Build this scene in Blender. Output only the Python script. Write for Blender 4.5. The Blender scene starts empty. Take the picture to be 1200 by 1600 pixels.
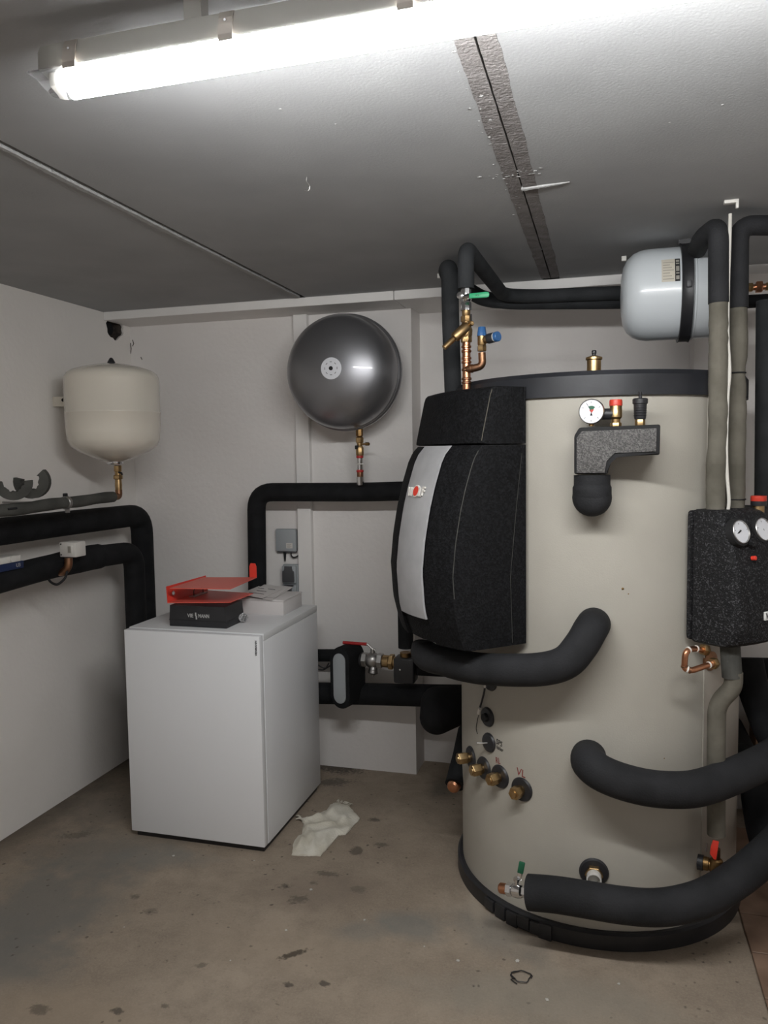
import bpy, bmesh, math, random
from mathutils import Vector, Matrix
random.seed(7)
V = Vector
SC = bpy.context.scene
COL = SC.collection
# ------------------------------------------------------------------ camera, world, exposure
FPX = 1224.83
YAW, PIT, ROL = 0.27537, 0.072789, 0.014555
CAM = V((0, 0, 1.571))
_f = V((-math.sin(YAW) * math.cos(PIT), math.cos(YAW) * math.cos(PIT), -math.sin(PIT)))
_r = V((math.cos(YAW), math.sin(YAW), 0))
_d = _f.cross(_r)
RGT = _r * math.cos(ROL) + _d * math.sin(ROL)
DWN = -_r * math.sin(ROL) + _d * math.cos(ROL)
cd = bpy.data.cameras.new('camera')
cam = bpy.data.objects.new('camera', cd)
COL.objects.link(cam)
cd.sensor_fit = 'HORIZONTAL'; cd.sensor_width = 36; cd.lens = FPX / 1200 * 36
cd.clip_start = 0.02
cam.matrix_world = Matrix(((RGT.x, -DWN.x, -_f.x, CAM.x), (RGT.y, -DWN.y, -_f.y, CAM.y),
                           (RGT.z, -DWN.z, -_f.z, CAM.z), (0, 0, 0, 1)))
SC.camera = cam
w = bpy.data.worlds.new('world'); SC.world = w; w.use_nodes = True
w.node_tree.nodes['Background'].inputs[0].default_value = (.9, .95, 1, 1)
w.node_tree.nodes['Background'].inputs[1].default_value = 0.02
SC.view_settings.view_transform = 'Standard'; SC.view_settings.look = 'None'
SC.view_settings.gamma = 1; SC.view_settings.use_curve_mapping = False
SC.view_settings.exposure = 0.84
LAMP_STRENGTH = 72.0

# ------------------------------------------------------------------ pixel -> point helpers (a depth plane or surface gives the distance)
def ray(x, y): return RGT * ((x - 600) / FPX) + DWN * ((y - 800) / FPX) + _f
def PY(x, y, Y): d = ray(x, y); return CAM + d * (Y / d.y)
def PX(x, y, X): d = ray(x, y); return CAM + d * (X / d.x)
def PZ(x, y, Z): d = ray(x, y); return CAM + d * ((Z - CAM.z) / d.z)
TC = V((-.035, 2.968)); TR = .49
def PT(x, y, r=TR):
    d = ray(x, y); a = d.x ** 2 + d.y ** 2; b = -(d.x * TC.x + d.y * TC.y)
    D = max(0, b * b - a * (TC.x ** 2 + TC.y ** 2 - r * r))
    return CAM + d * ((-b - math.sqrt(D)) / a)
def tn(p): return V((p.x - TC.x, p.y - TC.y, 0)).normalized()

# ------------------------------------------------------------------ materials
MT = {}
def mat(name, col, rough=.5, metal=0, col2=None, vs=6, bump=0, bs=60, spec=.5, kind='noise', coat=0, det=4, contrast=(.35, .65)):
    m = bpy.data.materials.new(name); m.use_nodes = True; nt = m.node_tree; N = nt.nodes; L = nt.links
    b = N['Principled BSDF']
    b.inputs['Base Color'].default_value = (*col, 1); b.inputs['Roughness'].default_value = rough
    b.inputs['Metallic'].default_value = metal; b.inputs['Specular IOR Level'].default_value = spec
    b.inputs['Coat Weight'].default_value = coat; b.inputs['Coat Roughness'].default_value = .04
    tc = N.new('ShaderNodeTexCoord')
    if col2:
        if kind == 'noise':
            t = N.new('ShaderNodeTexNoise'); t.inputs['Scale'].default_value = vs; t.inputs['Detail'].default_value = det
            src = t.outputs['Fac']
        else:
            t = N.new('ShaderNodeTexVoronoi'); t.inputs['Scale'].default_value = vs
            sp = N.new('ShaderNodeSeparateColor'); L.new(t.outputs['Color'], sp.inputs[0]); src = sp.outputs[0]
        L.new(tc.outputs['Object'], t.inputs['Vector'])
        r = N.new('ShaderNodeValToRGB'); r.color_ramp.elements[0].position = contrast[0]; r.color_ramp.elements[1].position = contrast[1]
        r.color_ramp.elements[0].color = (*col, 1); r.color_ramp.elements[1].color = (*col2, 1)
        L.new(src, r.inputs[0]); L.new(r.outputs[0], b.inputs['Base Color'])
    if bump:
        if kind == 'voro':
            t2 = N.new('ShaderNodeTexVoronoi'); t2.inputs['Scale'].default_value = bs; o = t2.outputs['Distance']
        else:
            t2 = N.new('ShaderNodeTexNoise'); t2.inputs['Scale'].default_value = bs; t2.inputs['Detail'].default_value = 3; o = t2.outputs['Fac']
        L.new(tc.outputs['Object'], t2.inputs['Vector'])
        bp = N.new('ShaderNodeBump'); bp.inputs['Strength'].default_value = bump; bp.inputs['Distance'].default_value = .004
        L.new(o, bp.inputs['Height']); L.new(bp.outputs[0], b.inputs['Normal'])
    MT[name] = m
    return m
def glass(name, col, alpha_rough=.1):
    m = bpy.data.materials.new(name); m.use_nodes = True; b = m.node_tree.nodes['Principled BSDF']
    b.inputs['Base Color'].default_value = (*col, 1); b.inputs['Transmission Weight'].default_value = .9
    b.inputs['Roughness'].default_value = alpha_rough; b.inputs['IOR'].default_value = 1.25
    MT[name] = m
def emit(name, col, s):
    m = bpy.data.materials.new(name); m.use_nodes = True; b = m.node_tree.nodes['Principled BSDF']
    b.inputs['Base Color'].default_value = (.8, .8, .8, 1)
    b.inputs['Emission Color'].default_value = (*col, 1); b.inputs['Emission Strength'].default_value = s
    MT[name] = m
mat('plaster', (.765, .735, .715), .92, col2=(.81, .785, .765), vs=2.2, bump=.35, bs=45, spec=.2)
mat('plaster_left', (.765, .735, .70), .92, col2=(.81, .78, .745), vs=2, bump=.35, bs=45, spec=.2)
mat('trim_paint', (.80, .78, .76), .7, col2=(.83, .81, .79), vs=8, bump=.08, bs=90)
mat('concrete_ceiling', (.355, .36, .365), .9, col2=(.40, .405, .41), vs=3, bump=.14, bs=150, spec=.2)
mat('mortar_dark', (.20, .185, .18), .95, col2=(.27, .255, .25), vs=25, bump=.9, bs=120, spec=.1)
mat('mortar_pale', (.36, .36, .355), .95, col2=(.43, .43, .425), vs=30, bump=.8, bs=150, spec=.1)
mat('hole_shade_crack', (.045, .036, .03), .95, col2=(.10, .08, .065), vs=40, bump=.8, bs=90)  # dark brown: shade inside the hole put into the colour; also crack lines
mat('crack_black', (.012, .011, .011), 1)
mat('tile_brown', (.17, .105, .07), .6, col2=(.26, .17, .12), vs=9, bump=.15, bs=50)
mat('grout', (.10, .085, .07), .95)
mat('foam_black', (.006, .0065, .0075), .82, col2=(.011, .0115, .013), vs=14, bump=.25, bs=160, spec=.25)
mat('foam_charcoal', (.013, .0135, .015), .8, col2=(.022, .0225, .025), vs=9, bump=.3, bs=180, spec=.3)
mat('foam_slate', (.024, .026, .028), .85, col2=(.036, .038, .041), vs=12, bump=.2, bs=150, spec=.25)
mat('foam_grey_old', (.105, .097, .078), .9, col2=(.16, .148, .122), vs=11, bump=.35, bs=60, spec=.2)
mat('foam_grey_dark', (.058, .058, .053), .9, col2=(.085, .084, .076), vs=11, bump=.3, bs=60, spec=.2)
mat('epp_black', (.003, .0031, .0036), .7, col2=(.010, .0104, .012), vs=170, kind='voro', bump=.35, bs=170, contrast=(.3, 1.0), spec=.18)
mat('epp_speckle', (.009, .009, .010), .6, spec=.25, col2=(.065, .065, .07), vs=280, kind='voro', bump=.5, bs=280, contrast=(.74, 1.0))
mat('epp_grey', (.055, .053, .052), .7, col2=(.145, .14, .135), vs=320, kind='voro', bump=.4, bs=320, contrast=(.2, 1.0))
mat('epp_rim', (.008, .008, .009), .8)
mat('tank_jacket', (.385, .362, .315), .55, col2=(.43, .407, .357), vs=3, bump=.12, bs=220, spec=.35)
mat('tank_strip', (.40, .36, .31), .6, col2=(.46, .42, .365), vs=4, bump=.1, bs=200)
mat('black_plastic', (.014, .014, .016), .45, col2=(.022, .022, .025), vs=10, bump=.05, bs=80)
mat('black_band', (.009, .010, .013), .5, col2=(.022, .023, .028), vs=7, bump=.1, bs=60)
mat('pump_white', (.77, .78, .80), .38, bump=.06, bs=260, spec=.4)
mat('pump_top', (.70, .71, .72), .4, bump=.06, bs=260)
mat('enamel_cream', (.74, .69, .60), .16, spec=.5, coat=.6)
mat('enamel_white', (.60, .635, .66), .3, spec=.5, coat=.2, bump=.03, bs=40)
mat('metal_grey', (.27, .27, .285), .38, metal=.85, coat=.35)
mat('brass', (.50, .35, .18), .34, metal=1, col2=(.40, .26, .12), vs=40)
mat('brass_dark', (.30, .18, .075), .45, metal=1, col2=(.20, .12, .05), vs=40)
mat('bronze', (.42, .29, .15), .42, metal=1, col2=(.34, .22, .10), vs=40)
mat('copper', (.62, .30, .17), .32, metal=1, col2=(.45, .20, .11), vs=30)
mat('copper_tarnish', (.34, .18, .10), .45, metal=1, col2=(.24, .13, .08), vs=30)
mat('chrome', (.75, .75, .76), .15, metal=1)
mat('steel', (.42, .41, .40), .4, metal=1)
mat('silver_panel', (.42, .42, .43), .5, metal=.25, col2=(.48, .48, .49), vs=14, bump=.08, bs=90)
mat('red_plastic', (.55, .045, .025), .4)
mat('red_bright', (.75, .05, .03), .4)
mat('red_folder', (.72, .12, .085), .42)
mat('red_handle', (.42, .02, .02), .45)
mat('blue_cap', (.035, .12, .30), .35)
mat('blue_box', (.008, .02, .075), .5)
mat('green_lever', (.03, .36, .16), .4)
mat('green_dark', (.01, .10, .05), .45)
mat('white_plastic', (.66, .64, .60), .45)
mat('white_cable', (.62, .60, .55), .5)
mat('grey_plastic', (.36, .385, .40), .5)
mat('grey_oval', (.33, .35, .365), .35)
mat('dark_grey_plastic', (.075, .075, .08), .5)
mat('paper', (.68, .655, .64), .8, bump=.1, bs=30)
mat('carton_white', (.64, .61, .60), .75)
mat('ink', (.012, .012, .013), .8)
mat('ink_grey', (.11, .11, .115), .8)
mat('ink_red', (.22, .03, .025), .8)
mat('logo_white', (.72, .72, .70), .5)
mat('logo_silver', (.70, .67, .62), .4)
mat('lettering', (.45, .45, .44), .4)
mat('gauge_white', (.75, .76, .80), .4)
mat('label_cream', (.55, .51, .43), .6)
mat('label_taupe', (.30, .285, .25), .7)  # muted tone of label print and the sensor window
mat('cloth', (.56, .52, .43), .95, col2=(.70, .67, .59), vs=9, bump=.6, bs=120, spec=.1)
mat('cloth_soiled', (.45, .38, .27), .95, col2=(.62, .57, .47), vs=14, bump=.6, bs=120, spec=.1)
mat('housing_grey', (.36, .35, .32), .5)
mat('clip_steel', (.42, .38, .34), .45, metal=.6)
mat('cardboard', (.21, .125, .075), .85, col2=(.25, .15, .09), vs=8)
mat('rubble', (.50, .48, .44), .95)
glass('clear_plastic', (.95, .96, .97), .08)
glass('bag_plastic', (.95, .96, .97), .2)
emit('tube_light', (.985, .99, .985), LAMP_STRENGTH)

def floor_material():
    m = bpy.data.materials.new('concrete_floor'); m.use_nodes = True; nt = m.node_tree; N = nt.nodes; L = nt.links
    b = N['Principled BSDF']; b.inputs['Specular IOR Level'].default_value = .3
    g = N.new('ShaderNodeNewGeometry'); P = g.outputs['Position']
    def noise(s, d=5, dist=0, rough=.55):
        t = N.new('ShaderNodeTexNoise'); t.inputs['Scale'].default_value = s; t.inputs['Detail'].default_value = d
        t.inputs['Distortion'].default_value = dist; t.inputs['Roughness'].default_value = rough
        L.new(P, t.inputs['Vector']); return t.outputs['Fac']
    def ramp(src, a, bb, c0=(0, 0, 0), c1=(1, 1, 1)):
        r = N.new('ShaderNodeValToRGB'); e = r.color_ramp.elements
        e[0].position = a; e[1].position = bb; e[0].color = (*c0, 1); e[1].color = (*c1, 1); L.new(src, r.inputs[0]); return r.outputs[0]
    def mixc(fac, c1, c2):
        x = N.new('ShaderNodeMix'); x.data_type = 'RGBA'; L.new(fac, x.inputs[0])
        for i, c in ((6, c1), (7, c2)):
            if isinstance(c, tuple): x.inputs[i].default_value = (*c, 1)
            else: L.new(c, x.inputs[i])
        return x.outputs[2]
    def math_(op, a, bb):
        x = N.new('ShaderNodeMath'); x.operation = op
        for i, c in ((0, a), (1, bb)):
            if isinstance(c, (int, float)): x.inputs[i].default_value = c
            else: L.new(c, x.inputs[i])
        return x.outputs[0]
    col = ramp(noise(1.6, 6, .4), .3, .72, (.235, .188, .143), (.375, .308, .24))
    col = mixc(math_('MULTIPLY', ramp(noise(9, 7, .3, .72), .42, .70), .55), col, (.17, .138, .108))
    col = mixc(math_('MULTIPLY', ramp(noise(130, 4, 0, .8), .45, .75), .35), col, (.46, .39, .31))
    col = mixc(math_('MULTIPLY', ramp(noise(55, 5, .2, .75), .58, .72), .45), col, (.11, .088, .068))
    wob = noise(5, 4); wob2 = noise(17, 4); wob3 = noise(75, 3)
    def blob(cx, cy, rx, ry, rot, colr, strength, soft=.6, fine=False):
        nonlocal col
        mp = N.new('ShaderNodeMapping'); mp.vector_type = 'TEXTURE'
        mp.inputs['Location'].default_value = (cx, cy, 0); mp.inputs['Rotation'].default_value = (0, 0, rot)
        mp.inputs['Scale'].default_value = (rx, ry, 1)
        L.new(P, mp.inputs['Vector'])
        ln = N.new('ShaderNodeVectorMath'); ln.operation = 'LENGTH'; L.new(mp.outputs[0], ln.inputs[0])
        s = math_('ADD', ln.outputs['Value'], math_('MULTIPLY', math_('SUBTRACT', wob, .5), 1.3))
        s = math_('ADD', s, math_('MULTIPLY', math_('SUBTRACT', wob2, .5), .6))
        if fine: s = math_('ADD', s, math_('MULTIPLY', math_('SUBTRACT', wob3, .5), 1.8))
        f = ramp(s, max(0, 1 - soft), 1.05, (1, 1, 1), (0, 0, 0))
        col = mixc(math_('MULTIPLY', f, strength), col, colr)
    def at(x, y): p = PZ(x, y, 0); return p.x, p.y
    grey = (.16, .155, .14); dark = (.075, .062, .05); blue = (.17, .175, .165); pale = (.43, .37, .29)
    for px_, rx, ry, rot, c, s in (((60, 1420), .34, .42, .3, grey, .75), ((160, 1330), .35, .22, .2, grey, .55), ((20, 1490), .3, .22, 0, grey, .6), ((180, 1260), .30, .30, .2, (.11, .10, .085), .55), ((480, 1390), .30, .16, .3, (.20, .16, .125), .5),
                                   ((250, 1340), .25, .10, .1, blue, .45), ((640, 1445), .15, .10, -.3, blue, .6), ((560, 1455), .12, .07, .2, blue, .4),
                                   ((780, 1460), .22, .14, -.5, blue, .45), ((850, 1560), .5, .14, .1, (.27, .25, .21), .45), ((740, 1390), .03, .32, .25, pale, .35),
                                   ((430, 1480), .35, .16, .1, (.33, .265, .20), .4), ((120, 1590), .5, .12, 0, (.34, .27, .20), .5),
                                   ((690, 1230), .10, .16, 0, (.10, .09, .075), .6)):
        blob(*at(*px_), rx, ry, rot, c, s)
    for px_, rx, ry, rot, c, s in (((527, 1200), .13, .07, 0, dark, .95), ((515, 1222), .11, .05, .2, (.10, .085, .07), .8),
                                   ((585, 1281), .035, .02, .2, dark, .8), ((595, 1320), .03, .02, 0, dark, .6), ((557, 1330), .022, .03, 0, dark, .7),
                                   ((510, 1365), .05, .02, 0, dark, .6), ((445, 1385), .03, .025, 0, dark, .7), ((466, 1405), .035, .03, .5, dark, .6),
                                   ((458, 1491), .05, .012, .72, (.07, .055, .04), .9), ((211, 1401), .02, .015, 0, dark, .6), ((183, 1580), .02, .012, 0, dark, .8),
                                   ((507, 1537), .016, .012, 0, dark, .85), ((451, 1539), .013, .01, 0, dark, .8), ((315, 1508), .02, .012, .6, dark, .55),
                                   ((257, 1572), .016, .012, 0, dark, .6), ((62, 1577), .03, .02, 0, dark, .6), ((120, 1305), .06, .03, .5, dark, .5),
                                   ((235, 1424), .025, .018, 0, dark, .5), ((490, 1380), .02, .015, 0, dark, .5), ((560, 1390), .03, .02, 0, dark, .4)):
        blob(*at(*px_), rx * 1.15, ry * 1.15, rot, c, s, .5, True)
    # floor colour darkens towards the foot of the left wall
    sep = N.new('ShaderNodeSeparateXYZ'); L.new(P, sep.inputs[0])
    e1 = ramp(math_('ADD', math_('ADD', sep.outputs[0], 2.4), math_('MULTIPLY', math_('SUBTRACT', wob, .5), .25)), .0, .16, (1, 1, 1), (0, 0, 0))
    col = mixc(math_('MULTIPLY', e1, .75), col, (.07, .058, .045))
    # scattered specks
    vo = N.new('ShaderNodeTexVoronoi'); vo.inputs['Scale'].default_value = 22; vo.inputs['Randomness'].default_value = 1; L.new(P, vo.inputs['Vector'])
    sp = ramp(math_('ADD', vo.outputs['Distance'], math_('MULTIPLY', math_('SUBTRACT', wob3, .5), .35)), .06, .15, (1, 1, 1), (0, 0, 0))
    col = mixc(math_('MULTIPLY', math_('MULTIPLY', sp, ramp(noise(2.3, 2), .44, .56)), .8), col, (.06, .048, .038))
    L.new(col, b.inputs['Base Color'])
    L.new(ramp(noise(2.5, 4), .3, .7, (.62, .62, .62), (.85, .85, .85)), b.inputs['Roughness'])
    bp = N.new('ShaderNodeBump'); bp.inputs['Strength'].default_value = .35; bp.inputs['Distance'].default_value = .004
    L.new(noise(60, 5), bp.inputs['Height']); L.new(bp.outputs[0], b.inputs['Normal'])
    MT['concrete_floor'] = m
floor_material()

# ------------------------------------------------------------------ geometry helpers
WO = {}   # world origin of each object
def frame(o, axis, up=None):
    z = V(axis).normalized()
    u = V(up) if up is not None else (V((0, 0, 1)) if abs(z.z) < .95 else V((0, 1, 0)))
    x = u.cross(z).normalized(); y = z.cross(x)
    return Matrix(((x.x, y.x, z.x, o[0]), (x.y, y.y, z.y, o[1]), (x.z, y.z, z.z, o[2]), (0, 0, 0, 1)))
def fillet(pts, rad, n=7):
    pts = [V(p) for p in pts]; out = [pts[0]]
    for i in range(1, len(pts) - 1):
        a, b, c = pts[i - 1], pts[i], pts[i + 1]
        u, v = (a - b), (c - b); r = min(rad, u.length * .48, v.length * .48)
        p0 = b + u.normalized() * r; p1 = b + v.normalized() * r
        for k in range(n + 1):
            t = k / n; out.append(p0 * (1 - t) ** 2 + b * 2 * t * (1 - t) + p1 * t * t)
    out.append(pts[-1]); return out
def spline(pts, n=8):
    pts = [V(p) for p in pts]; P = [pts[0] * 2 - pts[1]] + pts + [pts[-1] * 2 - pts[-2]]; out = []
    for i in range(1, len(P) - 2):
        for k in range(n):
            t = k / n; a, b, c, d = P[i - 1], P[i], P[i + 1], P[i + 2]
            out.append(.5 * ((2 * b) + (c - a) * t + (2 * a - 5 * b + 4 * c - d) * t * t + (3 * b - a - 3 * c + d) * t ** 3))
    out.append(pts[-1]); return out
class G:
    def __init__(s): s.v = []; s.f = []
    def add(s, vs, fs):
        k = len(s.v); s.v += [V(p) for p in vs]; s.f += [tuple(i + k for i in f) for f in fs]; return s
    def bm(s, b):
        b.verts.index_update(); s.add([x.co.copy() for x in b.verts], [[x.index for x in f.verts] for f in b.faces]); b.free(); return s
    def box(s, lo, hi, bev=0, M=None, seg=2):
        b = bmesh.new(); bmesh.ops.create_cube(b, size=1)
        lo, hi = V(lo), V(hi); c = (lo + hi) / 2; d = hi - lo
        for x in b.verts: x.co = V((x.co.x * d.x + c.x, x.co.y * d.y + c.y, x.co.z * d.z + c.z))
        if bev: bmesh.ops.bevel(b, geom=b.edges[:], offset=bev, segments=seg, affect='EDGES', profile=.5)
        if M is not None: b.transform(M)
        return s.bm(b)
    def rings(s, R, cap=True, closed=True):
        n = len(R[0]); vs = [p for r in R for p in r]; fs = []
        for i in range(len(R) - 1):
            for j in range(n if closed else n - 1):
                k = (j + 1) % n; fs.append((i * n + j, i * n + k, (i + 1) * n + k, (i + 1) * n + j))
        if cap:
            fs.append(tuple(reversed(range(n)))); fs.append(tuple((len(R) - 1) * n + j for j in range(n)))
        return s.add(vs, fs)
    def tube(s, pts, r, seg=18, cap=True):
        pts = [V(p) for p in pts]; rr = r if isinstance(r, (list, tuple)) else [r] * len(pts)
        t0 = (pts[1] - pts[0]).normalized(); u = t0.orthogonal().normalized(); R = []
        for i, p in enumerate(pts):
            t = (pts[min(i + 1, len(pts) - 1)] - pts[max(i - 1, 0)]).normalized()
            u = (u - t * u.dot(t)).normalized(); w_ = t.cross(u)
            R.append([p + (u * math.cos(2 * math.pi * k / seg) + w_ * math.sin(2 * math.pi * k / seg)) * rr[i] for k in range(seg)])
        return s.rings(R, cap)
    def lathe(s, prof, o, axis=(0, 0, 1), seg=24, up=None, cap=True):
        M = frame(o, axis, up)
        return s.rings([[M @ V((max(r, 1e-4) * math.cos(2 * math.pi * k / seg), max(r, 1e-4) * math.sin(2 * math.pi * k / seg), z)) for k in range(seg)] for r, z in prof], cap)
    def prism(s, pts2, z0, z1, M, bev=0):
        b = bmesh.new(); n = len(pts2)
        lo = [b.verts.new((x, y, z0)) for x, y in pts2]; hi = [b.verts.new((x, y, z1)) for x, y in pts2]
        b.faces.new(lo[::-1]); b.faces.new(hi)
        for i in range(n): b.faces.new((lo[i], lo[(i + 1) % n], hi[(i + 1) % n], hi[i]))
        if bev: bmesh.ops.bevel(b, geom=b.edges[:], offset=bev, segments=2, affect='EDGES', profile=.5)
        b.transform(M); return s.bm(b)
    def hexn(s, o, axis, r, h, up=None):
        return s.lathe([(r * .93, 0), (r, .1 * h), (r, .9 * h), (r * .93, h)], o, axis, 6, up)
    def obj(s, name, m, parent=None, label=None, smooth=35):
        me = bpy.data.meshes.new(name)
        xs = [p.x for p in s.v]; ys = [p.y for p in s.v]; zs = [p.z for p in s.v]
        org = V(((min(xs) + max(xs)) / 2, (min(ys) + max(ys)) / 2, min(zs)))
        me.from_pydata([p - org for p in s.v], [], s.f); me.materials.append(MT[m])
        b = bmesh.new(); b.from_mesh(me); bmesh.ops.recalc_face_normals(b, faces=b.faces[:]); b.to_mesh(me); b.free()
        if smooth:
            me.shade_smooth(); me.set_sharp_from_angle(angle=math.radians(smooth))
        o = bpy.data.objects.new(name, me); COL.objects.link(o); place(o, org, parent)
        if label: o['label'] = label
        return o
def place(o, org, parent):
    WO[o.name] = V(org)
    if parent is not None:
        o.parent = parent; o.location = V(org) - WO[parent.name]
    else: o.location = org
def thing(name, loc, label, cat, group=None):
    o = bpy.data.objects.new(name, None); o.empty_display_size = .05; COL.objects.link(o); place(o, V(loc), None)
    return tag(o, label, cat, group)
def tag(o, label, cat, group=None):
    o['label'] = label; o['category'] = cat
    if group: o['group'] = group
    return o
def struct(o): o['kind'] = 'structure'; return o
def text(body, size, M, m, parent, name='lettering', ext=.0006, bold=0, sx=1.0):
    c = bpy.data.curves.new('t', 'FONT'); c.body = body; c.size = size; c.extrude = ext; c.align_x = 'CENTER'; c.align_y = 'CENTER'; c.offset = bold
    c.resolution_u = 2
    t = bpy.data.objects.new('t', c); COL.objects.link(t); bpy.context.view_layer.update()
    me = bpy.data.meshes.new_from_object(t.evaluated_get(bpy.context.evaluated_depsgraph_get()))
    vs = [M @ V((p.co.x * sx, p.co.y, p.co.z)) for p in me.vertices]; fs = [tuple(p.vertices) for p in me.polygons]
    bpy.data.objects.remove(t); bpy.data.curves.remove(c); bpy.data.meshes.remove(me)
    return G().add(vs, fs).obj(name, m, parent, smooth=0)
def basis(o, right, up):
    r = V(right).normalized(); u = V(up).normalized(); n = r.cross(u)
    return Matrix(((r.x, u.x, n.x, o[0]), (r.y, u.y, n.y, o[1]), (r.z, u.z, n.z, o[2]), (0, 0, 0, 1)))
def stadium(w_, h_, n=10):
    r = w_ / 2; a = h_ / 2 - r; out = []
    for k in range(n + 1): t = math.pi * k / n; out.append((r * math.cos(t), a + r * math.sin(t)))
    for k in range(n + 1): t = math.pi + math.pi * k / n; out.append((r * math.cos(t), -a + r * math.sin(t)))
    return out
def wobble(pts, amp, seed):
    rnd = random.Random(seed); return [p + V((rnd.uniform(-amp, amp), rnd.uniform(-amp, amp), rnd.uniform(-amp, amp))) for p in pts]

# ------------------------------------------------------------------ the room
CZ = 2.297; XL = -2.40; YB = 3.65; YR = 3.83; XR = 1.6; YN = -1.3; XE = .445
f = G(); f.box((XL - .1, YN - .1, -.1), (XE, YR + .1, 0)); f.box((XE, YN - .1, -.1), (XR + .1, YR + .1, -.012))
FL = struct(f.obj('floor', 'concrete_floor', smooth=0))
tile = None
for iy in range(10):
    for ix in range(3):
        x0 = XE + .006 + ix * .215; y0 = 1.92 + iy * .2185
        if y0 + .21 > YB: continue
        if tile is None:
            tile = G().box((x0, y0, -.0125), (x0 + .209, y0 + .2125, -.001), .002, seg=1).obj('tile', 'tile_brown', FL, smooth=0); o0 = WO[tile.name]
        else:
            t = tile.copy(); COL.objects.link(t); t.location = tile.location + V((x0 - XE - .006, y0 - 1.92, random.uniform(-.001, .001)))
CE = struct(G().box((XL - .1, YN - .1, CZ + .03), (XR + .1, YR + .1, CZ + .08)).obj('ceiling', 'mortar_dark', smooth=0))
J1, J2 = -1.345, -.223
for a, b in ((XL - .05, J1 - .012), (J1 + .014, J2 - .034), (J2 + .034, XR + .05)):
    G().box((a, YN - .05, CZ), (b, YR + .05, CZ + .035), .003, seg=1).obj('ceiling_slab', 'concrete_ceiling', CE)
def rough_strip(x0, x1, z, seed, name, m, amp=.004, zt=.02):
    rnd = random.Random(seed); n = 420; g = G(); wl = wr = 0; vs = []; fs = []
    for i in range(n + 1):
        y = YN + (3.40 - YN) * i / n
        wl = wl * .8 + rnd.uniform(-amp, amp); wr = wr * .8 + rnd.uniform(-amp, amp)
        a = x0 + wl * (1 if x1 < J2 else .3); b = x1 + wr * (1 if x1 > J2 else .3); dz = rnd.uniform(-.0003, .0003)
        vs += [(a, y, z + zt), (a, y, z + dz), (b, y, z + dz), (b, y, z + zt)]
        if i:
            k = 4 * i
            for j in range(3): fs.append((k - 4 + j, k - 3 + j, k + 1 + j, k + j))
    return g.add(vs, fs).obj(name, m, CE, smooth=0)
rough_strip(J2 - .040, J2 - .0022, CZ - .0006, 1, 'joint_filler', 'mortar_dark', .0012)
rough_strip(J2 + .0022, J2 + .038, CZ - .0006, 2, 'joint_filler', 'mortar_dark', .0012)
rough_strip(J1 - .016, J1 + .0, CZ - .005, 3, 'joint_filler', 'mortar_pale', .002)
g = G(); rnd = random.Random(5)   # splashes of mortar squeezed out of the joints
def crumb(p, r):
    b = bmesh.new(); bmesh.ops.create_icosphere(b, subdivisions=1, radius=r)
    for v_ in b.verts: v_.co = V((v_.co.x * rnd.uniform(.7, 1.5), v_.co.y * rnd.uniform(.7, 1.5), v_.co.z * .45)) + V(p)
    g.bm(b)
for k in range(46): crumb((J1 + rnd.uniform(-.016, .006), rnd.uniform(1.3, 3.35), CZ - .001), rnd.uniform(.002, .005))
for k in range(30): crumb((J2 - .036 + rnd.gauss(0, .012), rnd.uniform(1.3, 2.5), CZ), rnd.uniform(.002, .005))
for k in range(26): crumb((J2 + rnd.uniform(-.10, .06), rnd.gauss(2.12, .012), CZ), rnd.uniform(.002, .006))
for k in range(60): crumb((rnd.uniform(-2, .5), rnd.uniform(1.3, 3.2), CZ), rnd.uniform(.001, .003))
a, b = PZ(815, 294, CZ), PZ(890, 284, CZ)
g.tube([a + (b - a) * t for t in (0, .2, .4, .6, .8, 1)], [.008, .007, .006, .005, .004, .002], 6)
o = g.obj('mortar_splash', 'mortar_pale', CE); o['kind'] = 'stuff'
nh = 24; rnd = random.Random(11); HC = V((XL, PX(179, 512, XL).y, PX(179, 512, XL).z)); HR = .058
hole = [V((XL, HC.y + HR * 1.25 * (1 + rnd.uniform(-.13, .13)) * math.cos(2 * math.pi * k / nh), HC.z + HR * (1 + rnd.uniform(-.13, .13)) * math.sin(2 * math.pi * k / nh))) for k in range(nh)]
hy0, hy1, hz0, hz1 = HC.y - .16, HC.y + .16, HC.z - .16, CZ + .05
def sq(k):
    t = 2 * math.pi * k / nh; c, s_ = math.cos(t), math.sin(t); m_ = max(abs(c), abs(s_)); c, s_ = c / m_, s_ / m_
    return V((XL, HC.y + c * .16, HC.z + (s_ * (hz1 - HC.z) if s_ > 0 else s_ * .16)))
g = G(); g.rings([[sq(k) for k in range(nh)], hole, [p + V((-.012, 0, 0)) for p in hole]], cap=False)
for (a, b, c, d) in ((YN - .1, -.1, YR + .1, hz0), (YN - .1, hz0, hy0, hz1), (hy1, hz0, YR + .1, hz1)):
    g.add([(XL, a, b), (XL, c, b), (XL, c, d), (XL, a, d)], [(0, 1, 2, 3)])
g.box((XL - .12, YN - .1, -.1), (XL - .10, YR + .1, CZ + .05))
WL = struct(g.obj('wall_left', 'plaster_left', smooth=0))
G().rings([[p + V((-.010, 0, 0)) for p in hole], [p + V((-.095, 0, 0)) for p in hole], [V((XL - .096, HC.y, HC.z)) for p in hole]], cap=False).obj('hole_lining', 'hole_shade_crack', WL)  # lining coloured dark to give the recess its shade
G().tube([V((XL - .09, HC.y - .01, HC.z - .005)), V((XL - .02, HC.y - .015, HC.z - .005))], .03, 16).obj('pipe_stub', 'foam_black', WL)
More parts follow.
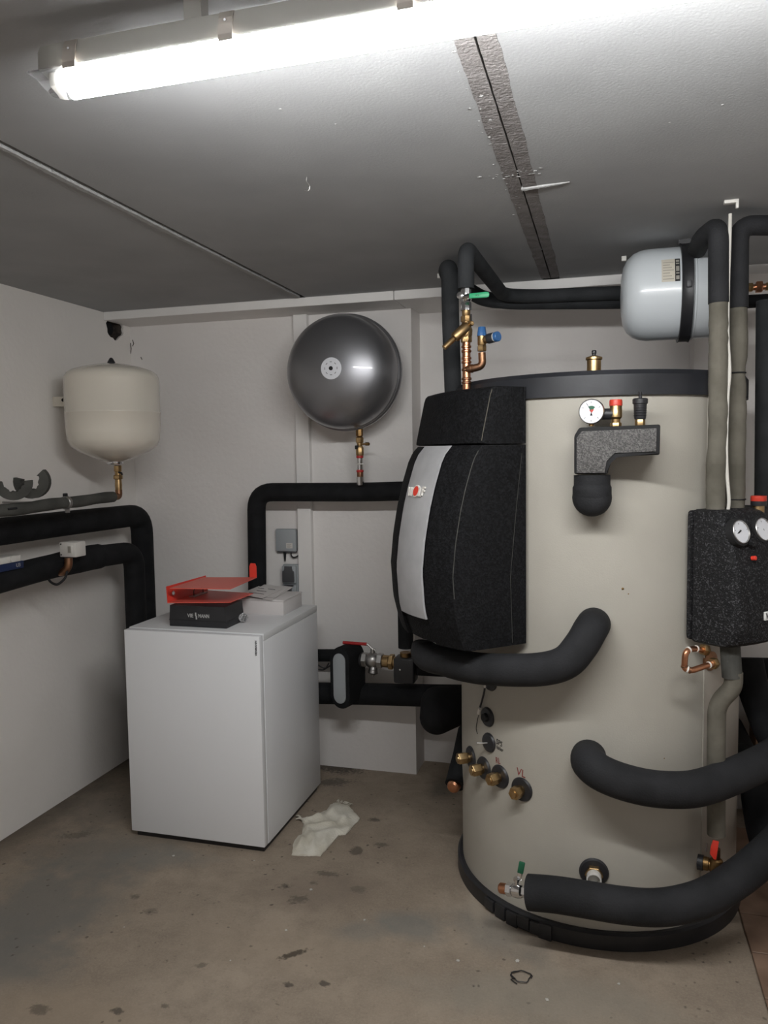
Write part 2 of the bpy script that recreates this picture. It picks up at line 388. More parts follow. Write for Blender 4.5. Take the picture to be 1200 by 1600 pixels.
# back wall: a thick left half, a recess, a thick right half; a ragged hole in the upper left corner
XP, XQ = -.885, .366
z1 = CZ + .05; g = G()
g.add([(XL - .02, YB, -.1), (XP, YB, -.1), (XP, YB, z1), (XL - .02, YB, z1)], [(0, 1, 2, 3)])
g.add([(XP, YB, -.1), (XP, YR, -.1), (XP, YR, z1), (XP, YB, z1)], [(0, 1, 2, 3)])
g.add([(XP, YR, -.1), (XQ, YR, -.1), (XQ, YR, z1), (XP, YR, z1)], [(0, 1, 2, 3)])
g.box((XQ, YB, -.1), (XR + .1, YR + .1, z1))
g.box((XL - .1, YR + .001, -.1), (XR + .1, YR + .1, z1))
WB = struct(g.obj('wall_back', 'plaster', smooth=0))
struct(G().box((XR, YN - .1, -.1), (XR + .1, YR + .1, CZ + .05)).obj('wall_right', 'plaster', smooth=0))
struct(G().box((XL - .1, YN - .1, -.1), (XR + .1, YN, CZ + .05)).obj('wall_front', 'plaster', smooth=0))
for pts in ([(207, 531), (209, 537), (207, 541)], [(204, 536), (205, 545), (204, 553)], [(220, 558), (222, 562)]):
    G().tube([PY(x, y, YB - .0005) for x, y in pts], .0022, 6).obj('plaster_crack', 'hole_shade_crack', WB)
# white boxed ledge under the ceiling along the back wall and the vertical batten
TF = 3.425; TZ = 2.257
T1 = struct(G().box((XL + .002, TF, TZ), (XL + 1.49, YB, CZ), .002, seg=1).obj('trim_1', 'trim_paint', smooth=0))
G().box((XL + 1.493, TF, TZ), (XR, YB, CZ), .002, seg=1).obj('trim_board', 'trim_paint', T1, smooth=0)
G().box((XP, YB, TZ + .005), (XQ, YR, CZ)).obj('trim_filler', 'trim_paint', T1, smooth=0)
struct(G().box((-1.470, YB - .036, 0), (-1.398, YB, TZ), .003, seg=1).obj('trim_2', 'trim_paint', smooth=0))

# ------------------------------------------------------------------ ceiling lamp
LY = 1.155; LX0, LX1 = -.912, .655; LJ = 2.206; LT = 2.246; LA = .0245
lamp = thing('fluorescent_lamp', (-.19, LY, LT), 'long lit fluorescent batten lamp with steel clips under the grey ceiling', 'lamp')
hs = [(-.020, .040), (.020, .040), (.0232, .034), (LA, .004), (LA, 0), (-LA, 0), (-LA, .004), (-.0232, .034)]
g = G(); R = []
for x, k in ((LX0 + .012, .8), (LX0 + .018, .97), (LX0 + .04, 1), (LX1 - .04, 1), (LX1 - .012, .8)):
    R.append([V((x, LY + a * k, LJ + .020 + (b - .020) * k)) for a, b in hs])
g.rings(R).obj('housing', 'housing_grey', lamp)
G().box((-.635, LY - .012, LT), (-.605, LY + .012, CZ)).obj('ceiling_bracket', 'housing_grey', lamp)
G().box((LX1 - .36, LY - .02, LT), (LX1 - .3, LY + .02, CZ)).obj('ceiling_bracket', 'housing_grey', lamp)
def cover(x, k, d=.0405):
    return [V((x, LY + LA * k * math.cos(math.pi + math.pi * j / 16), LJ - .0006 + d * math.sin(math.pi + math.pi * j / 16))) for j in range(17)]
XS = LX0 + .062
g = G(); g.rings([cover(XS, .93), cover(XS + .012, .99), cover(0, .99), cover(LX1 - .062, .99)]).obj('lit_tube_cover', 'tube_light', lamp)
e = [(LX0, .985, .004), (LX0 + .004, .99, .009), (LX0 + .012, .99, .021), (LX0 + .024, .99, .032), (LX0 + .042, .99, .038), (XS - .001, .99, .0405)]
G().rings([cover(x, k, d) for x, k, d in e]).obj('end_cap', 'clear_plastic', lamp)
G().rings([cover(LX0 + LX1 - x, k, d) for x, k, d in e]).obj('end_cap', 'clear_plastic', lamp)
G().box((LX0 + .030, LY - .016, LJ - .024), (LX0 + .044, LY + .016, LJ - .002), .003).obj('tube_holder', 'white_plastic', lamp)
G().box((LX0 - .004, LY - LA - .003, LJ - .003), (LX1 + .004, LY + LA + .003, LJ + .0008), .0012).obj('gasket_rim', 'clear_plastic', lamp)
for cx in (-.833, -.556, -.276, 0.02, .32, .56):
    for s_ in (-1, 1):
        g = G(); yy = LY + s_ * (LA + .004)
        g.tube([(cx, LY + s_ * .022, LT - .003), (cx, yy - s_ * .001, LT - .012), (cx, yy, LT - .026), (cx, yy + s_ * .002, LJ - .002), (cx, yy - s_ * .001, LJ - .008), (cx, LY + s_ * (LA - .006), LJ - .009)], .0011, 6)
        g = G().rings([[V((cx - .012, y, z)), V((cx + .012, y, z)), V((cx + .012, y + s_ * .0015, z)), V((cx - .012, y + s_ * .0015, z))] for y, z in
                       ((LY + s_ * .0215, LT - .001), (yy - s_ * .002, LT - .012), (yy, LT - .022), (yy + s_ * .002, LJ + .002), (yy + s_ * .001, LJ - .007))])
        c = g.obj('clip', 'clip_steel', lamp, smooth=0)
        G().lathe([(.0025, 0), (.002, .0015)], (cx, yy + s_ * .001, LT - .017), (0, s_, 0), 8).obj('rivet', 'chrome', c)

# ------------------------------------------------------------------ storage tank
tank = thing('storage_tank', (TC.x, TC.y, 0), 'tall cylindrical storage tank in a beige jacket with black lid and foot band', 'tank')
c3 = (TC.x, TC.y, 0)
ZB, ZT = .052, 1.752
G().lathe([(TR - .012, ZB - .01), (TR, ZB), (TR + .0015, .5), (TR, 1.2), (TR, ZT)], c3, seg=96).obj('jacket', 'tank_jacket', tank)
G().lathe([(TR + .004, ZT - .012), (TR + .014, ZT - .012), (TR + .014, 1.802), (TR + .004, 1.816), (.3, 1.822), (.002, 1.824)], c3, seg=96).obj('lid', 'black_band', tank)
G().lathe([(TR + .004, 0), (TR + .020, 0.001), (TR + .020, .050), (TR + .012, .056), (TR - .01, .056)], c3, seg=96).obj('foot_band', 'black_plastic', tank)
g = G()   # rough buckle of the foot band
for k, (x, y) in enumerate(((765, 1416), (782, 1422), (800, 1433), (818, 1443), (838, 1452), (852, 1458))):
    p = PT(x, y, TR + .024); p.z = .028
    g.box((-.022, -.006, -.018 - .004 * (k % 2)), (.022, .006, .018 + .005 * (k % 3)), .003, frame(p, tn(p)) @ Matrix.Rotation(math.pi / 2, 4, 'X'))
g.obj('band_buckle', 'black_plastic', tank)
# closing strip on the right flank
A0 = math.atan2(PT(1100, 1000).y - TC.y, PT(1100, 1000).x - TC.x)
def arc(r, a0, a1, z0, z1, th, n=12):
    g = G(); R = []
    for k in range(n + 1):
        a = a0 + (a1 - a0) * k / n; c, s_ = math.cos(a), math.sin(a)
        R.append([V((TC.x + c * q, TC.y + s_ * q, z)) for q, z in ((r, z0), (r + th, z0), (r + th, z1), (r, z1))])
    return g.rings(R)
arc(TR + .0005, A0, A0 + .55, ZB + .004, ZT - .014, .004).obj('closing_strip', 'tank_strip', tank)
arc(TR + .0005, A0 - .0035, A0 - .001, ZB + .004, ZT - .014, .0045, 1).obj('strip_bead', 'tank_jacket', tank)
def port(x, y, r, plug=None, m='black_plastic', hexr=.021, hexh=.035, tip=None):
    p = PT(x, y); n = tn(p)
    o = G().lathe([(.005, -.004), (r * .96, -.004), (r, .003), (r * .9, .009), (r * .45, .011), (.005, .010)], p, n, 28).obj('port_rosette', m, tank)
    if plug:
        g = G(); g.lathe([(hexr * .8, .006), (hexr * .8, .018)], p, n, 18); g.hexn(p + n * .018, n, hexr, hexh, (0, .3, 1))
        g.lathe([(hexr * .6, 0), (hexr * .55, .004)], p + n * (.018 + hexh), n, 12); g.obj('plug', plug, o)
    return o, p, n
for q in ((737, 1183), (757, 1200), (782, 1213), (816, 1233)): port(*q, .040, 'brass')
o, p, n = port(763, 1120, .034)
G().lathe([(.016, .008), (.014, .022), (.004, .024)], p, n, 14).obj('sensor_bush', 'epp_rim', o)
o, p, n = port(765, 1160, .034)
G().tube([p + n * .008, p + n * .02 + V((-.006, 0, .001)), p + n * .03 + V((-.02, 0, .002))], .003, 8).obj('sensor_stub', 'steel', o)
o, p, n = port(767, 1064, .034)
G().lathe([(.012, .008), (.010, .02)], p, n, 14).obj('sensor_bush', 'epp_rim', o)
o, p, n = port(928, 1362, .046)
g = G(); g.hexn(p + n * .008, n, .028, .02); g.obj('brass_nipple', 'brass', o)
G().lathe([(.021, .026), (.023, .030), (.023, .055), (.019, .056), (.019, .03), (.002, .03)], p, n, 24).obj('white_sleeve', 'white_plastic', o)
# handwriting on the jacket
def write(s_, x, y, size, m, rot=0, sx=1):
    p = PT(x, y, TR + .0022); n = tn(p); r = V((0, 0, 1)).cross(n) * 1
    M = basis(p, r, (0, 0, 1)) @ Matrix.Rotation(rot, 4, 'Z'); text(s_, size, M, m, tank, 'handwriting', .0003, sx=sx)
write('SPS', 780, 1161, .026, 'ink', -.15, .8); write('fuhler', 781, 1170, .018, 'ink', -.1, .75)
write('RL', 778, 1189, .030, 'ink_red', .1, .7); write('VL', 814, 1208, .036, 'ink_red', -.1, .9)
# scuffs
for x, y, r in ((973, 920, .004), (982, 928, .002), (965, 700, .002), (1038, 1185, .002)):
    p = PT(x, y, TR + .0012); G().lathe([(r, 0), (r * .5, .0008)], p, tn(p), 8).obj('scuff', 'brass_dark', tank)
# cable of the upper sensor
cable = G().tube(spline([PT(757, 1063, .52), PT(757, 1078, .508), PT(753, 1095, .502), PT(749, 1108, .499)]), .0035, 8)
cable.tube(spline([PT(749, 1113, .497), PT(746, 1125, .494), PT(744, 1138, .494), PT(746, 1147, .494)]), .0012, 6)
co = cable.obj('sensor_cable', 'black_plastic'); tag(co, 'thin black sensor cable hanging beside the upper port of the beige tank', 'cable')
G().tube([PT(757.5, 1064, .523), PT(757.5, 1074, .514)], .004, 8).obj('cable_sleeve', 'white_plastic', co)
G().tube([PT(750, 1107, .503), PT(748, 1115, .500)], .006, 8).obj('cable_sleeve', 'white_plastic', co)

# ------------------------------------------------------------------ fresh water station (curved black foam casing)
PH = math.radians(48); FN = V((-math.sin(PH), -math.cos(PH), 0)); FE = V((math.cos(PH), -math.sin(PH), 0)); FD = .457; FW = .208
def FS(u, v, z): return V((TC.x, TC.y, 0)) + FE * u + FN * (v + FD) + V((0, 0, z))
st = thing('fresh_water_station', FS(0, .1, .965), 'curved black foam fresh-water station with silver panel hung on the beige tank', 'water station')
PRO = [(.962, .224), (.966, .236), (1.0, .250), (1.083, .271), (1.2, .279), (1.3, .268), (1.395, .250), (1.47, .230), (1.549, .203), (1.578, .186), (1.597, .166)]
SEAM = [(.962, .056), (1.184, .063), (1.4, .04), (1.576, .018), (1.8, .010)]
def itp(T, z):
    if z <= T[0][0]: return T[0][1]
    for (a, b), (c, d) in zip(T, T[1:]):
        if z <= c: return b + (d - b) * (z - a) / (c - a)
    return T[-1][1]
def back(z, n=9): return [FS(u, math.sqrt((TR + .0185) ** 2 - u * u) - FD - .0005, z) for u in [-FW + 2 * FW * k / n for k in range(n + 1)]]
def section(z, v, bul=.05, chan=.012, seam=True):
    P = []
    sv = itp(SEAM, z); P += back(z)     # from -FW to FW along the tank
    if seam: P += [FS(FW, sv - .003, z), FS(FW - .004, sv, z), FS(FW, sv + .003, z)]
    P += [FS(FW, v - .010, z), FS(FW - .003, v + .001, z), FS(FW - .012, v + .006, z)]
    for u in (.17, .13, .10): P.append(FS(u, v + bul * (1 - (u / FW) ** 2), z))
    for u in (.094, .093, .05, 0, -.05, -.093, -.094): P.append(FS(u, v + bul * (1 - (u / FW) ** 2) - (chan if abs(u) < .0935 else 0), z))
    for u in (-.10, -.13, -.17): P.append(FS(u, v + bul * (1 - (u / FW) ** 2), z))
    P += [FS(-FW + .012, v + .006, z), FS(-FW + .003, v + .001, z), FS(-FW, v - .010, z)]
    if seam: P += [FS(-FW, sv + .003, z), FS(-FW + .004, sv, z), FS(-FW, sv - .003, z)]
    return P
zs = [.962, .966] + [.98 + .0245 * k for k in range(25)] + [1.58, 1.597]
G().rings([section(z, itp(PRO, z), .012 if z < .963 else .046) for z in zs]).obj('casing_body', 'epp_black', st, smooth=28)
capz = [(1.600, .160), (1.603, .172), (1.61, .172), (1.65, .163), (1.7, .151), (1.75, .139), (1.766, .133), (1.774, .124), (1.777, .112)]
G().rings([section(z, v, .036, 0, True) for z, v in capz]).obj('casing_cap', 'epp_black', st, smooth=28)
# silver front panel following the curve
g = G(); R = []
for k in range(21):
    z = 1.048 + (1.597 - 1.048) * k / 20; v = itp(PRO, z); r = []
    for u in [-.083 + .166 * j / 8 for j in range(9)]: r.append(FS(u, v + .046 * (1 - (u / FW) ** 2) + .003, z))
    for u in [.083 - .166 * j / 8 for j in range(9)]: r.append(FS(u, v + .046 * (1 - (u / FW) ** 2) - .004, z))
    R.append(r)
pn = g.rings(R).obj('front_panel', 'silver_panel', st, smooth=28)
zl = 1.452; vl = itp(PRO, zl) + .0515; tilt = math.atan2(itp(PRO, zl + .04) - itp(PRO, zl - .04), .08)
ML = basis(FS(0, vl, zl), FE, V((0, 0, 1)) + FN * math.tan(tilt))
def on(M, x, y, z=0): return M @ Matrix.Translation((x, y, z))
for s_, x, y, sz, sx in (('W', -.036, -.004, .040, .85), ('L', .026, -.004, .040, .85), ('F', .045, 0, .040, .85)):
    text(s_, sz, on(ML, x, y, .001), 'logo_silver', pn, 'logo_letter', .003, .0009, sx)
G().lathe([(.0205, -.003), (.0205, .0025), (.019, .0032)], on(ML, 0, 0, .0) @ V((0, 0, 0)), ML.to_3x3() @ V((0, 0, 1)), 24).obj('logo_ring', 'logo_silver', pn)
G().lathe([(.0165, 0), (.0165, .0036), (.001, .004)], ML @ V((0, 0, .0)), ML.to_3x3() @ V((0, 0, 1)), 24).obj('logo_dot', 'red_bright', pn)
# pale worn crease lines on the foam edges
for pts, rr_, m_ in (([FS(FW - .0010, v - .0003, z) for z, v in capz[2:7]], .0012, 'foam_grey_old'),
                     ([FS(FW - .0015, itp(PRO, z) - .0015, z) for z in [1.13 + .0225 * k for k in range(21)]], .0013, 'foam_grey_dark'),
                     ([FS(FW - .0005, itp(SEAM, z) + .0035, z) for z in [.97 + .03 * k for k in range(21)]], .0010, 'foam_grey_dark')):
    G().tube(pts, rr_, 6).obj('worn_edge', m_, st)
def insul(name, pts, r, m, label, rad=.08, seg=22, cat='pipe', group=None, raw=False):
    P = pts if raw else fillet(pts, rad)
    o = G().tube(P, r, seg).obj(name, m, smooth=50); return tag(o, label, cat, group)

# ------------------------------------------------------------------ pipework under the station and to the tank
a = spline([FS(-.13, .10, 1.0) - V((0, 0, .0)), PT(664, 1018, .66), PT(700, 1034, .64), PT(745, 1044, .625), PT(800, 1047, .615), PT(850, 1045, .612), PT(885, 1034, .612), PT(908, 1008, .60), PT(922, 984, .575), PT(927, 976, .53), PT(928, 975, .492)], 6)
a = a[5:]
insul('insulated_pipe', a, .0505, 'foam_charcoal', 'thick charcoal foam pipe curving from below the black station into the beige tank', raw=True, seg=28)
# conical elbow behind the tank flank
p0 = PY(600, 1087, 3.45)
b = bmesh.new()
for x, y, Y, rr_ in ((684, 1099, 3.24, .074), (682, 1121, 3.20, .072), (738, 1088, 3.34, .052), (775, 1088, 3.36, .050)):
    bmesh.ops.create_icosphere(b, subdivisions=3, radius=rr_, matrix=Matrix.Translation(PY(x, y, Y)))
h_ = bmesh.ops.convex_hull(b, input=b.verts[:])
bmesh.ops.delete(b, geom=[v_ for v_ in b.verts if not any(f_ in h_['geom'] for f_ in v_.link_faces)], context='VERTS')
keep = set(x for x in h_['geom'] if isinstance(x, bmesh.types.BMFace)); bmesh.ops.delete(b, geom=[f_ for f_ in b.faces if f_ not in keep], context='FACES')
bmesh.ops.delete(b, geom=[v_ for v_ in b.verts if not v_.link_faces], context='VERTS')
g = G().bm(b)
tag(g.obj('pipe_elbow', 'foam_black'), 'bulky black foam elbow low beside the tank, in front of the pilaster', 'pipe')
insul('insulated_pipe', [PY(490, 1083, 3.50), PY(560, 1084, 3.50), PY(680, 1087, 3.46), PY(760, 1088, 3.46)], .0515, 'foam_black', 'straight black foam pipe low on the wall running right from the oval pump casing', .03)
insul('insulated_pipe', [PY(480, 1024, 3.53), PY(530, 1024, 3.53)], .030, 'foam_black', 'short black pipe stub between the white heat pump and the oval casing', .03)
insul('insulated_pipe', [PY(652, 1038, 3.40), PY(690, 1040, 3.44), PY(780, 1044, 3.56)], .050, 'foam_black', 'dark foam pipe running behind the tank from the small black actuator', .05)
insul('insulated_pipe', [PY(633, 940, 3.36), PY(634, 1012, 3.36)], .034, 'foam_black', 'short vertical black foam sleeve between station and black actuator', .02)
# oval pump casing
OC = PY(540, 1056, 3.42); on_ = V((-.25, -.97, 0)).normalized(); MO = basis(OC, (-on_.y, on_.x, 0), (0, 0, 1))
MO = basis(OC, V((0, 0, 1)).cross(on_), (0, 0, 1))
ov = thing('pump_casing', OC - V((0, 0, .15)), 'upright oval black pump casing with a grey face right of the heat pump', 'pump casing')
G().prism(stadium(.105, .292), -.09, .05, MO, .012).obj('shell', 'foam_black', ov)
G().prism(stadium(.066, .236), .044, .054, MO, .002).obj('face', 'grey_oval', ov)
G().lathe([(.034, 0), (.034, .03)], PY(560, 1030, 3.47), (1, 0, 0), 18).obj('outlet_collar', 'black_plastic', ov)
# ball valve with red lever, union and actuator, in a line along X
Yv = 3.45
vb = thing('ball_valve', PY(588, 1034, Yv), 'steel ball valve with a red lever beside the oval casing', 'valve')
q0 = PY(566, 1030, Yv); q1 = PY(600, 1033, Yv); ax = (q1 - q0).normalized()
g = G(); g.hexn(q0, ax, .034, .024); g.lathe([(.027, .022), (.034, .032), (.037, .05), (.034, .066), (.027, .076)], q0, ax, 20); g.hexn(q0 + ax * .074, ax, .036, .026)
g.lathe([(.019, 0), (.021, .024), (.023, .026), (.023, .040), (.008, .046), (.002, .056)], q0 + ax * .055 + V((0, 0, -.022)), (0, -.3, -1), 14)
g.obj('body', 'steel', vb)
G().lathe([(.012, 0), (.010, .03)], q0 + ax * .052 + V((0, 0, .024)), (0, 0, 1), 12).obj('stem', 'steel', vb)
L0 = q0 + ax * .052 + V((0, 0, .052))
lv = G().tube([L0 + V((.012, 0, -.004)), L0, PY(575, 1007, Yv), PY(566, 1006, Yv)], .0055, 8).obj('lever', 'steel', vb)
G().tube([PY(573, 1006.5, Yv), PY(536, 1004, Yv)], .0075, 10).obj('lever_grip', 'red_handle', lv)
bf = thing('brass_union', PY(608, 1033, Yv), 'brass union between the red-levered valve and the black actuator', 'fitting')
q2 = q0 + ax * .099
g = G(); g.lathe([(.027, 0), (.029, .004), (.029, .030), (.025, .032)], q2, ax, 18); g.obj('sleeve', 'brass', bf)
G().hexn(q2 + ax * .032, ax, .037, .022).obj('nut', 'brass', bf)
G().lathe([(.026, .054), (.026, .075)], q2, ax, 18).obj('tail', 'brass', bf)
AC = PY(634, 1044, 3.42)
ac = thing('valve_actuator', AC - V((0, 0, .06)), 'small boxy black valve actuator with tiny white dot under the station', 'actuator')
G().box(AC - V((.048, .045, .062)), AC + V((.048, .045, .055)), .010).obj('case', 'black_plastic', ac)
G().lathe([(.026, 0), (.026, .02)], AC + V((0, 0, .054)), (0, 0, 1), 18).obj('brass_collar', 'brass_dark', ac)
G().lathe([(.004, 0), (.003, .001)], AC + V((-.016, -.0455, .004)), (0, -1, 0), 10).obj('indicator', 'white_plastic', ac)
# cables behind the pump
for i, (q, s_) in enumerate((((499, 1038, 520, 1037, 508, 1044), 'upper'), ((498, 1046, 514, 1036, 507, 1046), 'lower'))):
    tag(G().tube(spline([PY(q[0] - 4, q[1], 3.46), PY(q[4], q[5], 3.46), PY(q[2], q[3], 3.46)]), .0035, 8).obj('cable', 'black_plastic'),
        'thin black cable between heat pump and oval casing, %s of two' % s_, 'cable')
# copper pipe end behind lower left of tank
ce = thing('drain_pipe', PY(715, 1235, 2.95), 'black-sleeved pipe with bright copper end left of the tank foot', 'pipe')
cp = PY(711, 1226, 2.84)
G().tube([cp + V((.0, -.002, .0)), cp + V((.012, .10, .07)), cp + V((.012, .22, .13))], [.038, .040, .040], 20).obj('foam_sleeve', 'foam_black', ce)
G().lathe([(.024, -.01), (.024, .02), (.018, .028), (.002, .030)], cp, V((-.25, -1, -.1)), 18).obj('copper_end', 'copper', ce)

# ------------------------------------------------------------------ lower right pipes
b_ = spline([PT(920, 1182, .492), PT(919, 1186, .53), PT(922, 1194, .572), PT(940, 1208, .60), PT(975, 1222, .605), PT(1020, 1232, .608), PT(1070, 1234, .613), PY(1110, 1226, 2.475), PY(1160, 1206, 2.57), PY(1200, 1186, 2.68), PY(1225, 1168, 2.80), PY(1235, 1150, 2.95)], 6)
insul('insulated_pipe', b_, .0535, 'foam_charcoal', 'thick charcoal foam hose leaving the tank middle port and sweeping right', raw=True, seg=28)
c_ = spline([PT(826, 1394, .628), PT(870, 1398, .62), PT(920, 1406, .615), PT(970, 1414, .615), PT(1020, 1418, .62), PY(1065, 1413, 2.39), PY(1110, 1398, 2.43), PY(1160, 1366, 2.50), PY(1200, 1332, 2.58), PY(1225, 1305, 2.68)], 6)
insul('insulated_pipe', c_, .053, 'foam_charcoal', 'lowest thick charcoal foam hose running right from the chrome green-levered valve', raw=True, seg=28)
insul('insulated_pipe', [PY(1168, 1030, 2.98), PY(1176, 1075, 2.95), PY(1206, 1152, 2.86), PY(1240, 1200, 2.8)], .052, 'foam_black', 'black diagonal pipe descending right of the tank above the middle hose', .1)
insul('insulated_pipe', [PY(1154, 1044, 3.1), PY(1260, 1046, 3.1)], .040, 'foam_black', 'black horizontal pipe behind the tank below the solar station', .1)
insul('insulated_pipe', [PY(1180, 1180, 2.95), PY(1182, 1240, 2.90), PY(1192, 1300, 2.80), PY(1212, 1360, 2.70)], .053, 'foam_black', 'black foam hose dropping steeply between the two right hand hoses', .1)
insul('insulated_pipe', [PY(1140, 1178, 3.3), PY(1165, 1180, 3.3), V((PY(1165, 1180, 3.3).x, YB, PY(1165, 1180, 3.3).z))], .045, 'foam_black', 'short black pipe glimpsed behind the tank at the right middle hose', .1)
# chrome valve on lower hose
vc = thing('ball_valve', PT(808, 1400, .628), 'chrome ball valve with a green lever at the tank foot', 'valve')
h0 = PT(792, 1389, .632); h1 = PT(826, 1394, .628); ax = (h1 - h0).normalized()
g = G(); g.hexn(h0, ax, .021, .018); g.lathe([(.015, .018), (.0205, .024), (.022, .036), (.0205, .050), (.015, .056)], h0, ax, 18); g.hexn(h0 + ax * .055, ax, .0185, .018)
g.obj('body', 'chrome', vc)
G().lathe([(.013, -.026), (.0165, -.022), (.0165, 0)], h0, ax, 14).obj('copper_stub', 'copper', vc)
lp = h0 + ax * .034
G().lathe([(.008, .018), (.007, .034), (.010, .036), (.010, .042)], lp, (0, -.1, 1), 12).obj('stem', 'chrome', vc)
lv = G().box((-.0075, -.002, .034), (.0075, .002, .064), .0015, Matrix.Translation(lp) @ Matrix.Rotation(.18, 4, 'Y')).obj('lever', 'chrome', vc)
G().box((-.0095, -.0045, .058), (.0095, .0045, .096), .003, Matrix.Translation(lp) @ Matrix.Rotation(.18, 4, 'Y')).obj('lever_grip', 'green_dark', lv)

# ------------------------------------------------------------------ L-shaped safety group on the tank
bl = thing('safety_group_block', PY(960, 712, 2.42), 'L-shaped speckled grey foam block carrying gauge and valves on the tank', 'safety group')
YF = 2.345
def q(x, y): p = PY(x, y, YF); return p.x, p.z
Lp = [q(905, 668), q(1032, 663), q(1031, 711), q(963, 712), q(952, 722), q(950, 741), q(897, 741), q(897, 681)]
MB = Matrix(((1, 0, 0, 0), (0, 0, -1, 0), (0, 1, 0, 0), (0, 0, 0, 1)))   # local (x,z,-y)
G().prism(Lp, -2.475, -YF - .002, MB, .005).obj('block_shell', 'epp_rim', bl)
Lf = [q(909, 674), q(1026, 669), q(1025, 706), q(960, 707), q(947, 720), q(945, 739), q(901, 739), q(901, 684)]
G().prism(Lf, -YF - .012, -YF + .002, MB, .0015).obj('block_face', 'epp_grey', bl)
ep = PY(925, 775, 2.395)
g = G(); pts = spline([PY(925, 742, 2.395), PY(925, 758, 2.395), PY(925, 774, 2.40), PY(925, 778, 2.43), PY(925, 778, 2.474)], 5)
g.tube(pts, [.0525] * 6 + [.056] * (len(pts) - 6), 26)
b = bmesh.new(); bmesh.ops.create_uvsphere(b, u_segments=26, v_segments=14, radius=.0575); b.transform(Matrix.Translation(PY(925, 777, 2.40))); g.bm(b)
g.obj('elbow', 'foam_charcoal', bl, smooth=60)
YG = 2.40
# pressure gauge
gc = PY(924, 643, YG - .02); gn = V((-.12, -1, -.03)).normalized()
gg = thing('pressure_gauge', gc - V((0, 0, .04)), 'round white pressure gauge with green and red sector on the foam block', 'gauge')
G().lathe([(.030, -.026), (.036, -.02), (.0365, 0), (.0345, .003), (.0335, .001), (.001, .0005)], gc, gn, 32).obj('case', 'steel', gg)
dl = G().lathe([(.0335, .0012), (.001, .0014)], gc, gn, 32).obj('dial', 'gauge_white', gg)
MG = basis(gc + gn * .002, V((0, 0, 1)).cross(gn) * 1, (0, 0, 1))
def sector(r0, r1, a0, a1, z=.0006, n=8):
    P = [(r1 * math.cos(a0 + (a1 - a0) * k / n), r1 * math.sin(a0 + (a1 - a0) * k / n)) for k in range(n + 1)] + [(r0 * math.cos(a1 - (a1 - a0) * k / n), r0 * math.sin(a1 - (a1 - a0) * k / n)) for k in range(n + 1)]
    return P
R_ = math.radians
G().prism(sector(.003, .0165, R_(48), R_(122)), 0, .0006, MG).obj('green_sector', 'green_dark', dl)
G().prism([(-.006, .005), (.008, .006), (.001, -.004)], .0003, .0009, MG).obj('red_sector', 'red_plastic', dl)
G().prism([(-.0035, -.012), (.0035, -.012), (0, -.002)], .0003, .0009, MG).obj('black_wedge', 'ink', dl)
G().prism([(-.0006, 0), (.0006, 0), (-.0136, .0255), (-.0146, .025)], .0005, .0011, MG).obj('needle', 'ink', dl)
for a in (90, 28, 155, 225, 315, 270):
    c, s_ = math.cos(R_(a)), math.sin(R_(a))
    G().prism([(.024 * c - .0005 * s_, .024 * s_ + .0005 * c), (.024 * c + .0005 * s_, .024 * s_ - .0005 * c), (.029 * c + .0005 * s_, .029 * s_ - .0005 * c), (.029 * c - .0005 * s_, .029 * s_ + .0005 * c)], 0, .0005, MG).obj('tick', 'ink', dl)
G().lathe([(.007, -.042), (.007, -.028), (.010, -.026)], gc + V((0, .012, 0)), (0, 0, 1), 12).obj('stem', 'brass_dark', gg)
# safety valve with red cap
sp = PY(962, 667, YG); sv = thing('safety_valve', sp, 'brass safety valve with red cap on the L-shaped foam block', 'valve')
G().hexn(sp + V((0, 0, -.008)), (0, 0, 1), .0165, .02).obj('hex_base', 'brass', sv)
G().lathe([(.013, .011), (.013, .022), (.018, .028), (.0185, .048), (.0175, .05), (.0175, .06), (.0165, .062)], sp, (0, 0, 1), 22).obj('body', 'brass', sv)
G().lathe([(.0185, .061), (.0185, .075), (.017, .079), (.002, .080)], sp, (0, 0, 1), 22).obj('cap', 'red_plastic', sv)
G().lathe([(.012, 0), (.0165, .006), (.0165, .046)], sp + V((0, 0, .038)), (-1, .05, 0), 18).obj('outlet', 'black_plastic', sv)
# black air vent
vp = PY(1000, 664, YG); av = thing('air_vent', vp, 'slim black automatic air vent on a brass nut, right end of block', 'air vent')
G().hexn(vp + V((0, 0, -.008)), (0, 0, 1), .0145, .024).obj('nut', 'brass', av)
G().lathe([(.015, .016), (.0165, .02), (.0185, .06), (.0215, .062), (.0215, .074), (.018, .077), (.004, .078)], vp, (0, 0, 1), 20).obj('body', 'black_plastic', av)
for k in range(5): G().lathe([(.0172, 0), (.0188, .0012), (.0172, .0024)], vp + V((0, 0, .026 + .007 * k)), (0, 0, 1), 20).obj('rib', 'black_plastic', av)
G().lathe([(.005, .077), (.005, .088), (.0055, .089), (.0055, .095), (.003, .096)], vp, (0, 0, 1), 12).obj('screw_cap', 'black_plastic', av)
# brass vent on tank lid
tp = PY(928, 583, 2.62); tv = thing('air_vent', V((tp.x, tp.y, 1.82)), 'small brass air vent with black cap standing on the tank lid', 'air vent')
tz = 1.82
t0 = PY(928, 560, 2.62); h = t0.z
G().lathe([(.018, 0), (.022, .005), (.022, h - tz - .006), (.026, h - tz - .004), (.026, h - tz + .003), (.012, h - tz + .008)], (tp.x, tp.y, tz), (0, 0, 1), 22).obj('body', 'brass', tv)
G().lathe([(.006, .006), (.006, .014), (.0075, .015), (.0075, .024), (.005, .026)], (tp.x, tp.y, h), (0, 0, 1), 12).obj('cap', 'black_plastic', tv)

